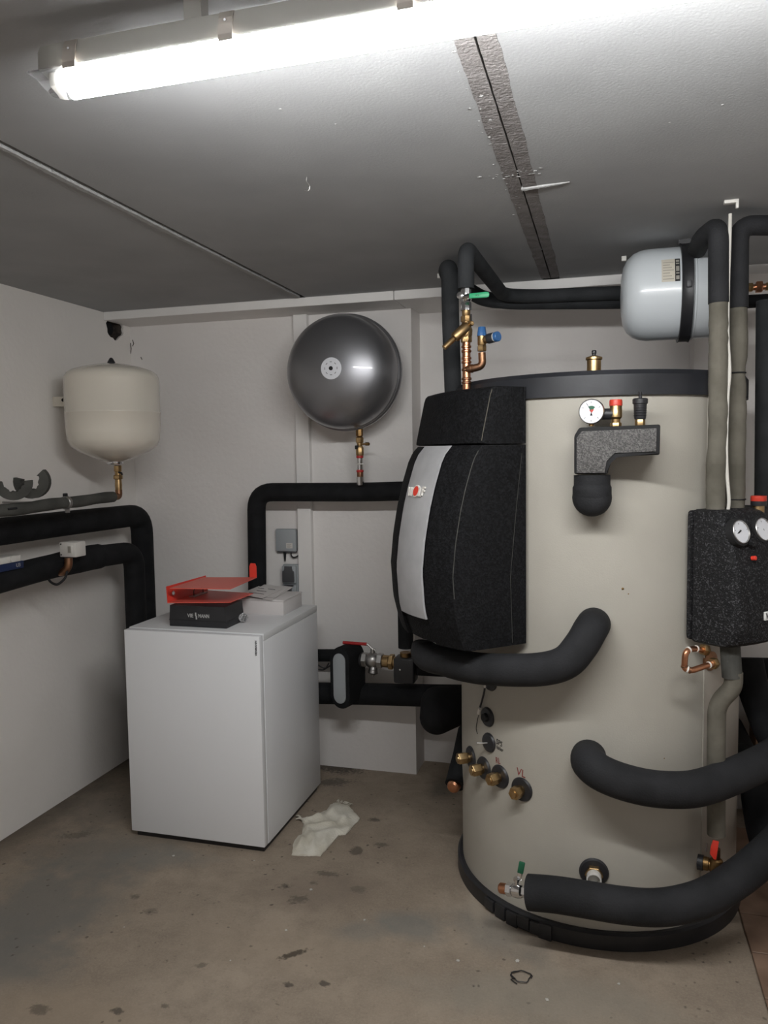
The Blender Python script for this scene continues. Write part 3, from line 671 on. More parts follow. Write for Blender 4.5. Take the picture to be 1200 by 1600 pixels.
# ------------------------------------------------------------------ solar station at right
PH2 = math.radians(50); SN = V((math.sin(PH2), -math.cos(PH2), 0)); SE_ = V((math.cos(PH2), math.sin(PH2), 0)); SD = .470; SW = .150
def SS(u, v, z): return V((TC.x, TC.y, 0)) + SE_ * u + SN * (v + SD) + V((0, 0, z))
so = thing('solar_station', SS(0, .1, 1.0), 'speckled black foam solar pump station with two gauges at the right edge', 'pump station')
def sback(z, n=8, w_=SW): return [SS(u, math.sqrt((TR + .022) ** 2 - u * u) - SD - .0005, z) for u in [-w_ + 2 * w_ * k / n for k in range(n + 1)]]
def ssec(z, v, vb, w_=SW, bul=.02, r=.022):
    P = sback(z, 8, w_) if vb is None else [SS(-w_ + 2 * w_ * k / 8, vb, z) for k in range(9)]
    for k in range(6): t = math.pi / 2 * k / 5; P.append(SS(w_ - r + r * math.cos(t), v - r + r * math.sin(t), z))
    for u in (.7, .35, 0, -.35, -.7): P.append(SS(u * (w_ - r), v + bul * (1 - u * u), z))
    for k in range(6): t = math.pi / 2 + math.pi / 2 * k / 5; P.append(SS(-w_ + r + r * math.cos(t), v - r + r * math.sin(t), z))
    return P
def sb_sec(z, k=1): return sback(z, 8, SW * k) + [SS(SW * k, .028, z), SS(SW * k - .006, .032, z), SS(-SW * k + .006, .032, z), SS(-SW * k, .028, z)]
G().rings([sb_sec(z, k) for z, k in ((.992, .94), (.997, .99), (1.01, 1), (1.372, 1), (1.384, .99), (1.389, .95))]).obj('back_shell', 'epp_speckle', so)
SP = [(.985, .14), (.992, .165), (1.005, .184), (1.05, .196), (1.207, .183), (1.298, .162), (1.37, .132), (1.385, .122), (1.393, .105)]
G().rings([ssec(z, v, .037, SW - .004 if .99 < z < 1.388 else SW - .016, .022) for z, v in SP]).obj('front_shell', 'epp_speckle', so, smooth=40)
G().rings([sback(z, 8, SW - .012)[:1] + [SS(-SW + .012, .04, z), SS(SW - .012, .04, z)] + sback(z, 8, SW - .012)[-1:] for z in (1.0, 1.38)]).obj('core', 'epp_rim', so)
def onV(x, y, v):
    d = ray(x, y); o = (CAM - V((TC.x, TC.y, 0))).dot(SN); return CAM + d * ((v + SD - o) / d.dot(SN))
for i, (x, y) in enumerate(((1157, 831), (1192, 827))):
    p = onV(x, y, .169 + .006 * i); n = (SN + V((0, 0, .30)) - SE_ * .10).normalized()
    gh = G().lathe([(.036, -.022), (.036, .003), (.034, .0055), (.0325, .001), (.001, .0005)], p, n, 30).obj('gauge', 'steel', so)
    G().lathe([(.0325, .0012), (.001, .0016)], p, n, 30).obj('dial', 'gauge_white', gh)
    G().lathe([(.0363, -.02), (.042, -.018), (.042, .001), (.0363, .004), (.0363, -.02)], p, n, 30, cap=False).obj('gauge_bezel', 'epp_rim', gh)
    Mg = basis(p + n * .002, V((0, 0, 1)).cross(n), V((0, 0, 1)))
    G().prism([(-.001, .002), (.001, -.002), (.020, -.018), (.018, -.021)] if i else [(.002, .003), (-.003, .006), (-.024, -.010), (-.022, -.014)][::-1], 0, .0008, Mg).obj('needle', 'ink', gh)
    for a in range(-40, 221, 52):
        c, s_ = math.cos(R_(a)), math.sin(R_(a))
        G().prism([(.024 * c - .0006 * s_, .024 * s_ + .0006 * c), (.024 * c + .0006 * s_, .024 * s_ - .0006 * c), (.029 * c + .0006 * s_, .029 * s_ - .0006 * c), (.029 * c - .0006 * s_, .029 * s_ + .0006 * c)], 0, .0006, Mg).obj('tick', 'ink', gh)
G().lathe([(.013, -.02), (.013, .004), (.006, .007)], onV(1176, 848, .186), SN + V((0, 0, .2)), 16).obj('knob_boss', 'epp_speckle', so)
G().lathe([(.0065, -.008), (.0065, .004), (.004, .0055)], onV(1179, 872, .196), SN + V((0, 0, .15)), 14).obj('red_button', 'red_bright', so)
pl = onV(1206, 961, .216); Mp = basis(pl, SE_, (0, 0, 1))
lb = G().box((-.034, -.0125, -.006), (.034, .0125, .001), .001, Mp).obj('name_plate', 'logo_white', so)
text('W', .024, on(Mp, -.021, 0, .0012), 'ink_grey', lb, 'logo_letter', .0004, .0006)
# pipes coming down into the solar station
PA = SS(-.088, .085, 1.38); PB = SS(.012, .085, 1.38)
def up(P, x, y):     # point on the pipe's vertical above P at image row y
    d = ray(x, y); Y = P.y; return PY(x, y, Y)
for nm, P0, xs, yj, lab1, lab2, e1 in (
        ('a', PA, (1118, 1122, 1123, 1123), 474, 'grey foam riser pipe rising from the solar station, left of the white cable', 'black foam pipe elbow under the ceiling left of the white cable', 'L'),
        ('b', PB, (1149, 1151, 1153, 1154), 482, 'grey foam riser pipe with cable ties right of the white cable', 'black foam pipe under the ceiling right of the white cable', 'R')):
    Y = P0.y
    pts = [PY(xs[0], 800, Y), PY(xs[0] + .5, 740, Y), PY(xs[1], 660, Y), PY(xs[1], 590, Y), PY(xs[2], 540, Y), PY(xs[2], yj - 2, Y)]
    pp = spline(pts, 6)
    rnd = random.Random(nm)
    rr = [.0275 + rnd.uniform(-.0012, .0012) for _ in pp]
    if nm == 'b':
        for k, p in enumerate(pp):
            pz = abs(p.z - PY(1150, 582, Y).z)
            if pz < .02: rr[k] = .024
    o = tag(G().tube(pp, rr, 20).obj('riser_pipe', 'foam_grey_old'), lab1, 'pipe')
    if nm == 'b':
        for y in (583, 780):
            c = PY(1150, y, Y); G().lathe([(.0285, -.002), (.0292, 0), (.0285, .002)], c, (0, 0, 1), 20).obj('cable_tie', 'epp_rim', o)
    t = PY(xs[3], 352, Y); zt = min(t.z, CZ - .035)
    top = V((t.x, t.y, zt))
    bot = PY(xs[2], yj, Y)
    if e1 == 'L': pts = [bot, top, top + V((-.03, .13, 0)), top + V((-.03, .40, 0))]
    else: pts = [bot, top, top + V((.14, .05, 0)), top + V((.5, .05, 0))]
    tag(G().tube(fillet(pts, .05), .0295, 20).obj('insulated_pipe', 'foam_charcoal'), lab2, 'pipe')
# white cable between the risers with hook
Yc = (PA.y + PB.y) / 2 - .046
cab = spline([PY(1137, 802, Yc), PY(1139, 780, Yc), PY(1136, 740, Yc), PY(1135, 690, Yc), PY(1137, 620, Yc), PY(1140, 580, Yc), PY(1137, 520, Yc), PY(1138, 440, Yc), PY(1140, 380, Yc), PY(1141, 334, Yc)], 5)
wc = tag(G().tube(cab, .0052, 10).obj('white_cable', 'white_cable'), 'white cable hanging from the ceiling between the two riser pipes', 'cable')
k0 = PY(1141, 331, Yc); k0.z = CZ - .004
G().box(k0 + V((-.018, -.01, -.006)), k0 + V((.022, .012, .004)), .002).obj('cable_clip', 'white_plastic', wc)
G().box(k0 + V((.014, -.01, -.022)), k0 + V((.022, .004, -.004)), .002).obj('clip_tongue', 'white_plastic', wc)
# thick dark vertical pipe at the very right edge
insul('insulated_pipe', [PY(1196, 800, 2.9), PY(1199, 470, 2.9)], .035, 'foam_slate', 'dark slate foam pipe standing vertical at the right picture edge', .05)
insul('insulated_pipe', [PY(1155, 472, 3.3), PY(1260, 466, 3.3)], .025, 'foam_black', 'thin black horizontal pipe below copper fittings at the upper right edge', .05)
# red-capped safety valve behind solar station
rp = SS(.075, .06, 1.385); rp = PY(1185, 800, 2.62)
rv = thing('safety_valve', rp, 'red-capped safety valve peeking over the solar station', 'valve')
zr = PY(1185, 795, 2.62)
G().lathe([(.017, -.03), (.017, .01), (.0215, .012)], zr, (0, 0, 1), 18).obj('body', 'brass', rv)
G().lathe([(.022, .010), (.023, .012), (.023, .024), (.021, .025)], zr, (0, 0, 1), 20).obj('collar', 'black_plastic', rv)
G().lathe([(.0225, .024), (.0235, .026), (.0225, .040), (.002, .0415)], zr, (0, 0, 1), 20).obj('cap', 'red_plastic', rv)
# copper fitting chain on the upper right
ch = thing('copper_fittings', PY(1180, 450, 2.95), 'row of small copper fittings at the upper right beside the white vessel', 'fitting')
y3 = 2.95; c0 = PY(1160, 450, y3); c1 = PY(1230, 446, y3); ax = (c1 - c0).normalized()
g = G(); g.lathe([(.010, 0), (.010, .17)], c0, ax, 14); g.obj('tube', 'copper', ch)
for k, (d, r, l) in enumerate(((.016, .016, .016), (.042, .020, .02), (.072, .014, .016), (.10, .018, .02))): G().hexn(c0 + ax * d, ax, r, l).obj('nut', 'copper' if k % 2 else 'brass', ch)

# ------------------------------------------------------------------ pipes under solar station
insul('insulated_pipe', [PY(1140, 1000, 2.52), PY(1144, 1058, 2.52)], .029, 'foam_grey_dark', 'short dark grey foam sleeve leaving the bottom of the solar station', .05)
gp = fillet([PY(1146, 1050, 2.52), PY(1146, 1074, 2.52), PY(1120, 1100, 2.535), PY(1119, 1170, 2.54), PY(1119, 1304, 2.55)], .06)
insul('insulated_pipe', gp, .027, 'foam_grey_old', 'grey foam pipe with a dog-leg bend running down the tank flank', raw=True)
dv = thing('drain_valve', PY(1119, 1360, 2.55), 'brass drain valve with red handle at the end of the grey pipe', 'valve')
y5 = 2.55
G().lathe([(.012, 0), (.012, .04)], PY(1119, 1345, y5), (0, 0, 1), 14).obj('neck', 'copper_tarnish', dv)
g = G(); g.lathe([(.004, -.024), (.019, -.02), (.024, 0), (.019, .02), (.014, .024)], PY(1119, 1353, y5), (0, 0, 1), 18)
g.lathe([(.016, 0), (.016, .02), (.021, .022), (.021, .04)], PY(1119, 1353, y5), (-1, .25, 0), 16); g.obj('body', 'brass_dark', dv)
G().lathe([(.020, .036), (.024, .038), (.024, .054), (.012, .056)], PY(1119, 1353, y5), (-1, .25, 0), 16).obj('hose_cap', 'black_plastic', dv)
Mh = basis(PY(1117, 1326, y5 - .03), (1, 0, 0), (0, 0, 1))
G().prism([(-.014, -.018), (-.002, -.034), (.004, -.034), (.011, .024), (-.006, .026), (-.012, .006)], -.003, .003, Mh, .001).obj('handle', 'red_bright', dv)
G().tube([PY(1105, 1318, y5 - .02), PY(1103, 1330, y5 - .02)], .003, 8).obj('chain_ring', 'steel', dv)
# copper U bend
cu = thing('copper_bend', PY(1085, 1050, 2.45), 'bright copper pipe bend with soldered joints under the solar station', 'pipe')
ca = [PY(1103, 1017, 2.47), PY(1085, 1013, 2.43), PY(1071, 1017, 2.40), PY(1069, 1045, 2.40), PY(1080, 1048, 2.40), PY(1110, 1038, 2.43), PY(1118, 1038, 2.47)]
cq = fillet(ca, .022); G().tube(cq, .0088, 14).obj('tube', 'copper', cu)
for k, m_ in ((3, 'logo_silver'), (10, 'logo_silver'), (18, 'copper_tarnish'), (24, 'logo_silver'), (27, 'copper_tarnish'), (36, 'logo_silver'), (38, 'copper_tarnish')):
    if k < len(cq) - 1: G().lathe([(.0085, -.003), (.0102, -.002), (.0102, .002), (.0085, .003)], cq[k], cq[k + 1] - cq[k - 1], 14).obj('solder_ring', m_, cu)
for (x, y, Y, d) in ((1097, 1015, 2.455, (1, .8, -.2)), (1112, 1037.5, 2.44, (.7, 1, 0))): G().hexn(PY(x, y, Y), d, .017, .02).obj('nut', 'bronze', cu)
p = PT(1108, 1032); G().lathe([(.005, -.004), (.030, -.004), (.031, .008), (.015, .012)], p, tn(p), 22).obj('wall_plate', 'copper_tarnish', cu)

# ------------------------------------------------------------------ white horizontal expansion vessel
y6, r6 = 2.95, .156; zc = (PY(1030, 388, y6 - .04).z + PY(1030, 529, y6 + .0).z) / 2
zc = min(zc, CZ - r6 - .012)
wx0 = PY(969, 470, y6).x; wx1 = wx0 + .47
wv = thing('expansion_vessel', (wx0 + .2, y6, zc - r6), 'white horizontal expansion vessel strapped under the ceiling above the tank', 'expansion vessel')
prof = [(.002, 0), (.06, .002), (.10, .009), (.125, .022), (.143, .042), (.1525, .066), (r6, .09), (r6, .232), (r6 + .003, .234), (r6 + .003, .240), (r6, .242), (r6, .29), (.150, .325), (.13, .355), (.09, .378), (.03, .39), (.002, .392)]
G().lathe(prof, (wx0, y6, zc), (1, 0, 0), 48).obj('shell', 'enamel_white', wv, smooth=40)
sx = PY(1075, 450, y6 - .15).x; G().lathe([(r6 + .001, -.019), (r6 + .012, -.018), (r6 + .009, -.012), (r6 + .009, .012), (r6 + .012, .018), (r6 + .001, .019)], (sx, y6, zc), (1, 0, 0), 48).obj('strap', 'black_plastic', wv)
a_ = math.radians(4)
G().box(V((sx - .006, y6 - r6 - .020, zc - .012)), V((sx + .010, y6 - r6 - .006, zc + .010)), .003).obj('strap_buckle', 'dark_grey_plastic', wv)
G().box((sx - .02, y6 - .012, zc + r6), (sx + .02, y6 + .012, CZ)).obj('ceiling_mount', 'black_plastic', wv)
def vpatch(xa, xb, t0, t1, name, m, th=.0008, par=None):   # patch on the vessel, t = angle above horizontal
    R = []
    for k in range(9):
        t = t0 + (t1 - t0) * k / 8; c, s_ = math.cos(t), math.sin(t)
        R.append([V((x, y6 - (r6 + q_) * c, zc + (r6 + q_) * s_)) for x, q_ in ((xa, .0002), (xa, th), (xb, th), (xb, .0002))])
    return G().rings(R).obj(name, m, par or wv)
lx0, lx1, lx2 = PY(1034, 420, y6 - .15).x, PY(1055, 420, y6 - .15).x, PY(1063, 420, y6 - .15).x
lbv = vpatch(lx0, lx2, .08, .62, 'rating_label', 'label_cream')
vpatch(lx1, lx2, .08, .62, 'label_band', 'ink', .0012, lbv)
for k, (t0_, t1_) in enumerate(((.12, .2), (.24, .27), (.30, .42), (.47, .50), (.53, .58))): vpatch(lx1 + .003, lx2 - .003, t0_, t1_, 'band_print', 'label_taupe', .0016, lbv)
for k in range(7): vpatch(lx0 + .004, lx1 - .004 - .006 * (k % 3), .13 + .065 * k, .145 + .065 * k, 'label_print', 'label_taupe', .0012, lbv)

# ------------------------------------------------------------------ ceiling pipes in the middle
XA = PY(728, 440, 2.65).x; YA = 2.65; ZH = CZ - .040
def z_at(x, y, Y): return PY(x, y, Y).z
pA = [V((XA, YA, z_at(728, 451, YA))), V((XA, YA, ZH)), V((XA + .03, 3.30, ZH)), V((XA + .03, 3.36, ZH - .05)), PY(800, 463, 3.36), PY(990, 458, 3.36)]
pA = [V((XA, YA, z_at(728, 451, YA))), V((XA, YA, ZH)), PZ(786, 461, 2.215), PY(830, 463, 3.33), PY(1010, 456, 3.33)]
pA[2].y = 3.30; pA[2] = PY(786, 461, 3.30)
insul('insulated_pipe', pA, .0275, 'foam_slate', 'dark foam pipe above the green lever, running back and right under the ledge', .05)
YL = 2.875; XLp = PY(704, 500, YL).x
pB = [V((PY(709, 640, YL).x, YL, z_at(709, 640, YL))), V((XLp, YL, z_at(704, 500, YL))), V((XLp - .002, YL, ZH - .002)), V((XLp - .03, YL + .07, ZH - .03)), PY(735, 452, 3.30), PY(762, 474, 3.36), PY(1010, 471, 3.36)]
insul('insulated_pipe', pB[:3] + [V((XLp - .035, YL + .09, ZH - .004)), V((XLp + .0, 3.2, ZH - .02)), PY(757, 468, 3.34), PY(800, 472, 3.375), PY(1010, 470, 3.375)], .0315, 'foam_slate', 'dark foam pipe left of the brass valve column, bending at the ceiling', .05)
for i, (x, y0, y1, Y) in enumerate(((740, 430, 446, 3.2), (770, 424, 440, 3.2), (781, 444, 456, 3.3))):
    tag(G().tube([PY(x, y1, Y), V((PY(x, y0, Y).x, Y, min(CZ - .001, PY(x, y0, Y).z + .02)))], .0035, 8).obj('threaded_rod', 'steel'),
        'thin steel hanger rod of the ceiling pipes, %s of three' % ('leftmost', 'middle', 'rightmost')[i], 'rod')
# ball valve with green lever
gv = thing('ball_valve', (XA, YA, z_at(728, 490, YA)), 'chrome ball valve with bright green lever below the ceiling pipe', 'valve')
def zz(y): return z_at(728, y, YA)
def colm(rows, seg=20, o=None):   # rows: (half width px, y px)
    s_ = YA * 1.02 / FPX
    return [(r * s_, zz(y)) for r, y in rows]
def pc(rows, name, m, par, seg=20):
    return G().lathe([(r * .00222, zz(y)) for r, y in rows], (XA, YA, 0), (0, 0, 1), seg).obj(name, m, par)
pc([(6.5, 461), (8, 460), (8, 450), (7, 449)], 'top_nut', 'chrome', gv, 8)
pc([(6, 472), (8.5, 469), (9, 464), (6.5, 460)], 'body', 'chrome', gv)
pc([(6, 486), (8, 485), (8, 474), (6.5, 471)], 'bottom_nut', 'chrome', gv, 8)
G().lathe([(.010, 0), (.012, .016), (.012, .026), (.008, .028)], (XA - .008, YA - .01, zz(464)), (-.25, -1, 0), 16).obj('stem', 'chrome', gv)
l0 = PY(728, 464, YA - .04); l1 = PY(765, 460, YA - .04)
lv = G().tube([PY(723, 464.5, YA - .036), PY(736, 463, YA - .04)], .004, 8).obj('lever', 'chrome', gv)
dx = (l1 - PY(733, 463, YA - .04)).normalized(); Mv = basis(PY(733, 463, YA - .04), dx, (0, 0, 1)); Ll = (l1 - PY(733, 463, YA - .04)).length
gl = G().prism([(0, -.0075), (Ll * .85, -.0095), (Ll * .96, -.008), (Ll, 0), (Ll * .96, .008), (Ll * .85, .0095), (0, .0085)], -.004, .004, Mv, .0025).obj('lever_grip', 'green_lever', lv)
text('KSI', .009, on(Mv, Ll * .42, 0, .0042), 'ink', gl, 'lettering', .0003)
# brass strainer / check valve column
bc = thing('valve_column', (XA, YA, zz(604)), 'brass slanted-seat valve and copper tube column above the black station', 'valve')
pc([(4.5, 496), (6, 494), (6.5, 486), (4, 484)], 'upper_neck', 'bronze', bc)
pc([(8, 503), (8.5, 502), (8.5, 494.5), (7.5, 494)], 'upper_nut', 'bronze', bc, 8)
pc([(6, 531), (9, 524), (9.5, 516), (7, 508), (6.5, 502)], 'valve_body', 'bronze', bc)
s0, s1 = PY(731, 508, YA - .012), PY(708, 530, YA - .035); ax = (s1 - s0).normalized()
G().lathe([(.014, 0), (.017, .008), (.0175, .058), (.015, .064)], s0, ax, 18).obj('slanted_arm', 'bronze', bc)
G().lathe([(.0085, 0), (.0095, .003), (.0095, .046), (.0075, .048)], s1 - ax * .004, ax, 14).obj('drain_spigot', 'bronze', bc)
pc([(8, 535), (8.5, 534), (8.5, 523), (7.5, 521)], 'lower_nut', 'bronze', bc, 6)
k1 = PY(735, 506, YA - .015); kn = G().lathe([(.008, 0), (.009, .01), (.006, .016)], k1, (.6, -1, 0), 12).obj('test_cock', 'bronze', bc)
G().tube([k1 + V((.004, -.01, 0)), k1 + V((.004, -.01, .03))], .0025, 8).obj('cock_lever', 'ink', kn)
pc([(6.2, 612), (6.2, 535)], 'copper_tube', 'copper', bc)
for y in (542, 549, 560, 566, 578, 592, 598): pc([(6.2, y + 2.2), (7.6, y + 1.2), (7.6, y - 1.2), (6.2, y - 2.2)], 'press_ring', 'copper_tarnish' if y > 570 else 'copper', bc)
e0 = PY(729, 577, YA - .004); e1_ = PY(753, 572, YA - .02); e2 = PY(753, 548, YA - .02)
eb = G().tube(fillet([e0, PY(738, 576, YA - .015), PY(754, 572, YA - .02), PY(753, 551, YA - .02)], .026), .0125, 16).obj('side_elbow', 'copper_tarnish', bc)
G().lathe([(.012, 0), (.0145, .002), (.0145, .008), (.012, .010)], PY(735, 576, YA - .012), (1, -.2, 0), 16).obj('elbow_collar', 'copper_tarnish', bc)
sv2 = thing('safety_valve', PY(753, 550, YA - .02), 'brass safety valve with two blue caps beside the valve column', 'valve')
b0 = PY(753, 549, YA - .02)
G().hexn(b0, (0, 0, 1), .0155, .02, (1, .3, 0)).obj('hex_base', 'bronze', sv2)
G().lathe([(.012, .018), (.0145, .024), (.0145, .052), (.012, .054)], b0, (0, 0, 1), 18).obj('body', 'bronze', sv2)
G().lathe([(.0165, .050), (.016, .054), (.0125, .078), (.011, .080), (.002, .0805)], b0, (0, 0, 1), 10).obj('top_cap', 'blue_cap', sv2)
dd = V((.85, -.5, .08)).normalized(); b1 = b0 + V((0, 0, .036))
G().lathe([(.010, .004), (.011, .016), (.014, .018), (.014, .030)], b1, dd, 16).obj('side_neck', 'bronze', sv2)
G().lathe([(.0165, .028), (.0165, .050), (.0155, .052)], b1, dd, 18).obj('side_body', 'black_plastic', sv2)
G().lathe([(.0148, .050), (.0148, .058)], b1, dd, 18).obj('white_ring', 'white_plastic', sv2)
G().lathe([(.0165, .057), (.0165, .068), (.015, .070), (.001, .0705)], b1, dd, 14).obj('side_cap', 'blue_cap', sv2)

# ------------------------------------------------------------------ grey flat expansion vessel
gx, gy, gz = -1.145, 3.45, 1.948
gvv = thing('expansion_vessel', (gx, gy, gz - .265), 'round flat dark grey metallic expansion vessel on the pilaster', 'expansion vessel')
fp = [(.266, 0), (.266, .014), (.262, .017), (.259, .021), (.262, .025), (.262, .034), (.256, .038), (.258, .055), (.254, .085), (.245, .112), (.228, .138), (.205, .158), (.17, .178), (.12, .195), (.06, .205), (.002, .208)]
G().lathe(fp, (gx, gy, gz), (0, -1, 0), 64).obj('front_dome', 'metal_grey', gvv, smooth=50)
G().lathe([(.266, -.002), (.258, .012), (.245, .05), (.21, .085), (.15, .11), (.08, .12), (.002, .122)], (gx, gy, gz), (0, 1, 0), 64).obj('rear_dome', 'metal_grey', gvv, smooth=50)
G().box((gx - .05, YB - .14, gz - .05), (gx + .05, YB, gz + .05)).obj('wall_bracket', 'dark_grey_plastic', gvv)
lbg = G().lathe([(.047, 0), (.047, .0015), (.03, .004), (.001, .0045)], (gx, gy - .2055, gz), (0, -1, 0), 40).obj('round_label', 'gauge_white', gvv)
G().lathe([(.009, .003), (.009, .0065), (.001, .008)], (gx, gy - .2055, gz), (0, -1, 0), 18).obj('valve_cap', 'ink', lbg)
for k in range(16):
    a = 2 * math.pi * k / 16; r = .028 + .009 * (k % 2)
    M_ = frame((gx + r * math.cos(a), gy - .2055 - .0034 + (.0018 if k % 2 else 0), gz + r * math.sin(a)), (0, -1, 0), (math.cos(a), 0, math.sin(a)))
    G().box((-.005, -.0012, -.001), (.005, .0012, .001), 0, M_).obj('label_print', 'ink_grey', lbg)
# fitting chain under it
fy = 3.46
fx = PY(562, 700, fy).x
fc = thing('vessel_fittings', (fx, fy, PY(562, 752, fy).z), 'brass and red-ringed fitting chain below the round grey vessel', 'fitting')
def fz(y): return PY(562, y, fy).z
def fcp(rows, name, m, seg=18): return G().lathe([(r * .00286, fz(y)) for r, y in rows], (fx, fy, 0), (0, 0, 1), seg).obj(name, m, fc)
fcp([(4.5, 682), (6, 681), (6, 668), (5, 667)], 'socket', 'brass_dark', 8)
fcp([(5.5, 692), (6.5, 691), (6.5, 684), (4.5, 682)], 'hex_nut', 'brass', 6)
fcp([(4.2, 698), (4.6, 696), (4.6, 692)], 'neck', 'brass')
fcp([(6, 712), (6.6, 710), (6.6, 700), (5, 697)], 'cap_valve', 'bronze', 8)
G().lathe([(.004, 0), (.004, .018), (.008, .02), (.008, .036), (.004, .04)], V((fx + .01, fy - .005, fz(694))), (1, 0, 0), 12).obj('drain_knob', 'brass_dark', fc)
G().box(V((fx - .019, fy - .017, fz(702))), V((fx - .002, fy + .01, fz(696))), .003).obj('black_sleeve', 'ink', fc)
fcp([(5, 716), (5.8, 715), (5.8, 712), (5, 711)], 'red_ring', 'red_handle')
fcp([(4.8, 735), (5, 734), (5, 716)], 'chrome_tube', 'chrome')
fcp([(5.2, 726), (5.6, 725.5), (5.6, 724.5), (5.2, 724)], 'white_ring', 'white_plastic')
fcp([(5.2, 738), (6, 737), (6, 735), (5.2, 734)], 'red_ring', 'red_handle')
fcp([(5.2, 745), (5.4, 744), (5.2, 738)], 'copper_sleeve', 'copper_tarnish')
fcp([(5.8, 758), (6.2, 752), (6, 745)], 'lower_nut', 'chrome', 10)

# ------------------------------------------------------------------ black pipe over the heat pump
hp_y = 3.50
insul('insulated_pipe', [PY(402, 1010, hp_y), PY(402, 900, hp_y), PY(400.5, 769, hp_y), PY(560, 769, hp_y), PY(640, 767, hp_y), PY(760, 767, hp_y + .07)], .0445, 'foam_black', 'black foam pipe rising behind the heat pump and turning right below the grey vessel', .085)

# ------------------------------------------------------------------ heat pump
HX0, HX1, HY0, HY1, HZ = -1.890, -1.287, 2.75, 3.385, .878
hp = thing('heat_pump', ((HX0 + HX1) / 2, (HY0 + HY1) / 2, 0), 'white box-shaped heat pump standing on the concrete floor', 'heat pump')
G().box((HX0 + .015, HY0 + .02, 0), (HX1 - .012, HY1 - .02, .032), .002).obj('plinth', 'black_plastic', hp)
G().box((HX0, HY0 + .002, .026), (HX1 - .001, HY0 + .036, HZ - .004), .003).obj('front_panel', 'pump_white', hp)
G().box((HX0 + .001, HY0 + .038, .026), (HX1, HY1, HZ - .030), .002).obj('body', 'pump_white', hp)
G().box((HX0 + .001, HY0 + .038, HZ - .029), (HX1, HY1, HZ), .002).obj('top_panel', 'pump_top', hp)
G().box((HX0 + .03, HY0 + .03, .03), (HX1 - .03, HY1 - .03, HZ - .02)).obj('inner_frame', 'dark_grey_plastic', hp)
Mt = basis(PY(400, 1013, HY0 + .0015), (0, 0, 1), (-1, 0, 0))
text('VIESMANN', .0115, Mt, 'ink', hp, 'side_lettering', .0004, .0003, 1.1)
# control unit
CX0, CX1, CY0, CY1, C0, C1 = -1.730, -1.474, 2.838, 2.998, HZ, HZ + .088
cu_ = thing('control_unit', ((CX0 + CX1) / 2, CY0, C0), 'black control box with pale lettering on the heat pump', 'control unit')
G().prism([(CX0, C0 + .0), (CX1 + .004, C0 + .0), (CX1 + .004, C0 + .026), (CX1, C0 + .028), (CX1 - .003, C1), (CX0 + .003, C1), (CX0, C0 + .028)], -CY1, -CY0, MB, .002).obj('lower_case', 'black_plastic', cu_)
G().box((CX0 - .0012, CY0 - .0012, C0 + .0265), (CX1 + .0012, CY1 + .001, C0 + .0285)).obj('case_joint', 'ink', cu_)
Mc = basis(((CX0 + CX1) / 2 - .004, CY0 - .0006, C0 + .047), (1, 0, 0), (0, 0, 1))
text('VIE', .021, on(Mc, -.027, 0), 'lettering', cu_, 'brand_letters', .0006, .0003, .95); text('MANN', .021, on(Mc, .034, 0), 'lettering', cu_, 'brand_letters', .0006, .0003, .8)
for k, (x, y) in enumerate(((-.0025, .0065), (.0005, -.0065))): G().box((x - .003, y - .0075, -.0004), (x + .003, y + .0075, .0006), 0, Mc).obj('brand_mark', 'lettering', cu_)
bag = G(); b = bmesh.new(); bmesh.ops.create_icosphere(b, subdivisions=2, radius=.02); rnd = random.Random(3)
for v_ in b.verts: v_.co = V((v_.co.x * rnd.uniform(.6, 1.2), v_.co.y * rnd.uniform(.6, 1.2), v_.co.z * rnd.uniform(.7, 1.1))) + V((CX1 + .024, CY0 + .11, C0 + .024))
bag.bm(b); tag(bag.obj('plastic_bag', 'bag_plastic', smooth=0), 'crumpled clear plastic scrap between black control box and white carton', 'plastic bag')
# open red binder lying on the control unit
bz = C1 + .003
bn = thing('ring_binder', (-1.62, 3.05, bz), 'open red ring binder lying on top of the black control box', 'binder')
th = .003
bt = bz + .068
def sheet(pts, t=.003):
    n = (V(pts[1]) - V(pts[0])).cross(V(pts[2]) - V(pts[0])).normalized() * t; k = len(pts)
    return G().rings([[V(p) for p in pts], [V(p) + n for p in pts]])
P1 = [PZ(265, 945, bz), PZ(374, 940.5, bz)]
bx0, bx1 = -1.748, -1.49
sheet([(bx0, 2.855, bz), (bx1, 2.915, bz), (bx1 + .002, 3.13, bz), (bx0 + .02, 3.16, bz)]).obj('lower_cover', 'red_folder', bn)
sp_ = sheet([(bx0, 2.855, bz), (bx0 + .02, 3.16, bz), (bx0 + .006, 3.17, bt), (bx0 - .010, 2.865, bt)]).obj('spine', 'red_bright', bn)
G().lathe([(.010, 0), (.010, .0015), (.007, .0018), (.007, .0004)], V((bx0 + .002, 2.90, bz + .034)), (1, -.05, .12), 18).obj('finger_ring', 'chrome', sp_)
t1 = [PZ(265, 920, bt), PZ(360, 921, bt), PZ(401, 903, bt), PZ(318, 903, bt)]
sheet([t1[0], t1[1], t1[2], t1[3]]).obj('upper_cover', 'red_folder', bn)
fl = t1[2]; fl0 = t1[2] + (t1[1] - t1[2]).normalized() * .05
G().rings([[fl + V((-.034, 0, 0)), fl, fl + V((0, .002, 0)), fl + V((-.034, .002, 0))], [fl + V((-.036, .004, .05)), fl + V((-.002, .004, .05)), fl + V((-.002, .006, .05)), fl + V((-.036, .006, .05))],
           [fl + V((-.030, .005, .064)), fl + V((-.008, .005, .064)), fl + V((-.008, .007, .064)), fl + V((-.030, .007, .064))]]).obj('flap', 'red_bright', bn)
mz = bz + .004
rg = G(); rg.box((bx0 + .03, 2.98, mz), (bx0 + .055, 3.10, mz + .004)); rg.obj('ring_plate', 'steel', bn)
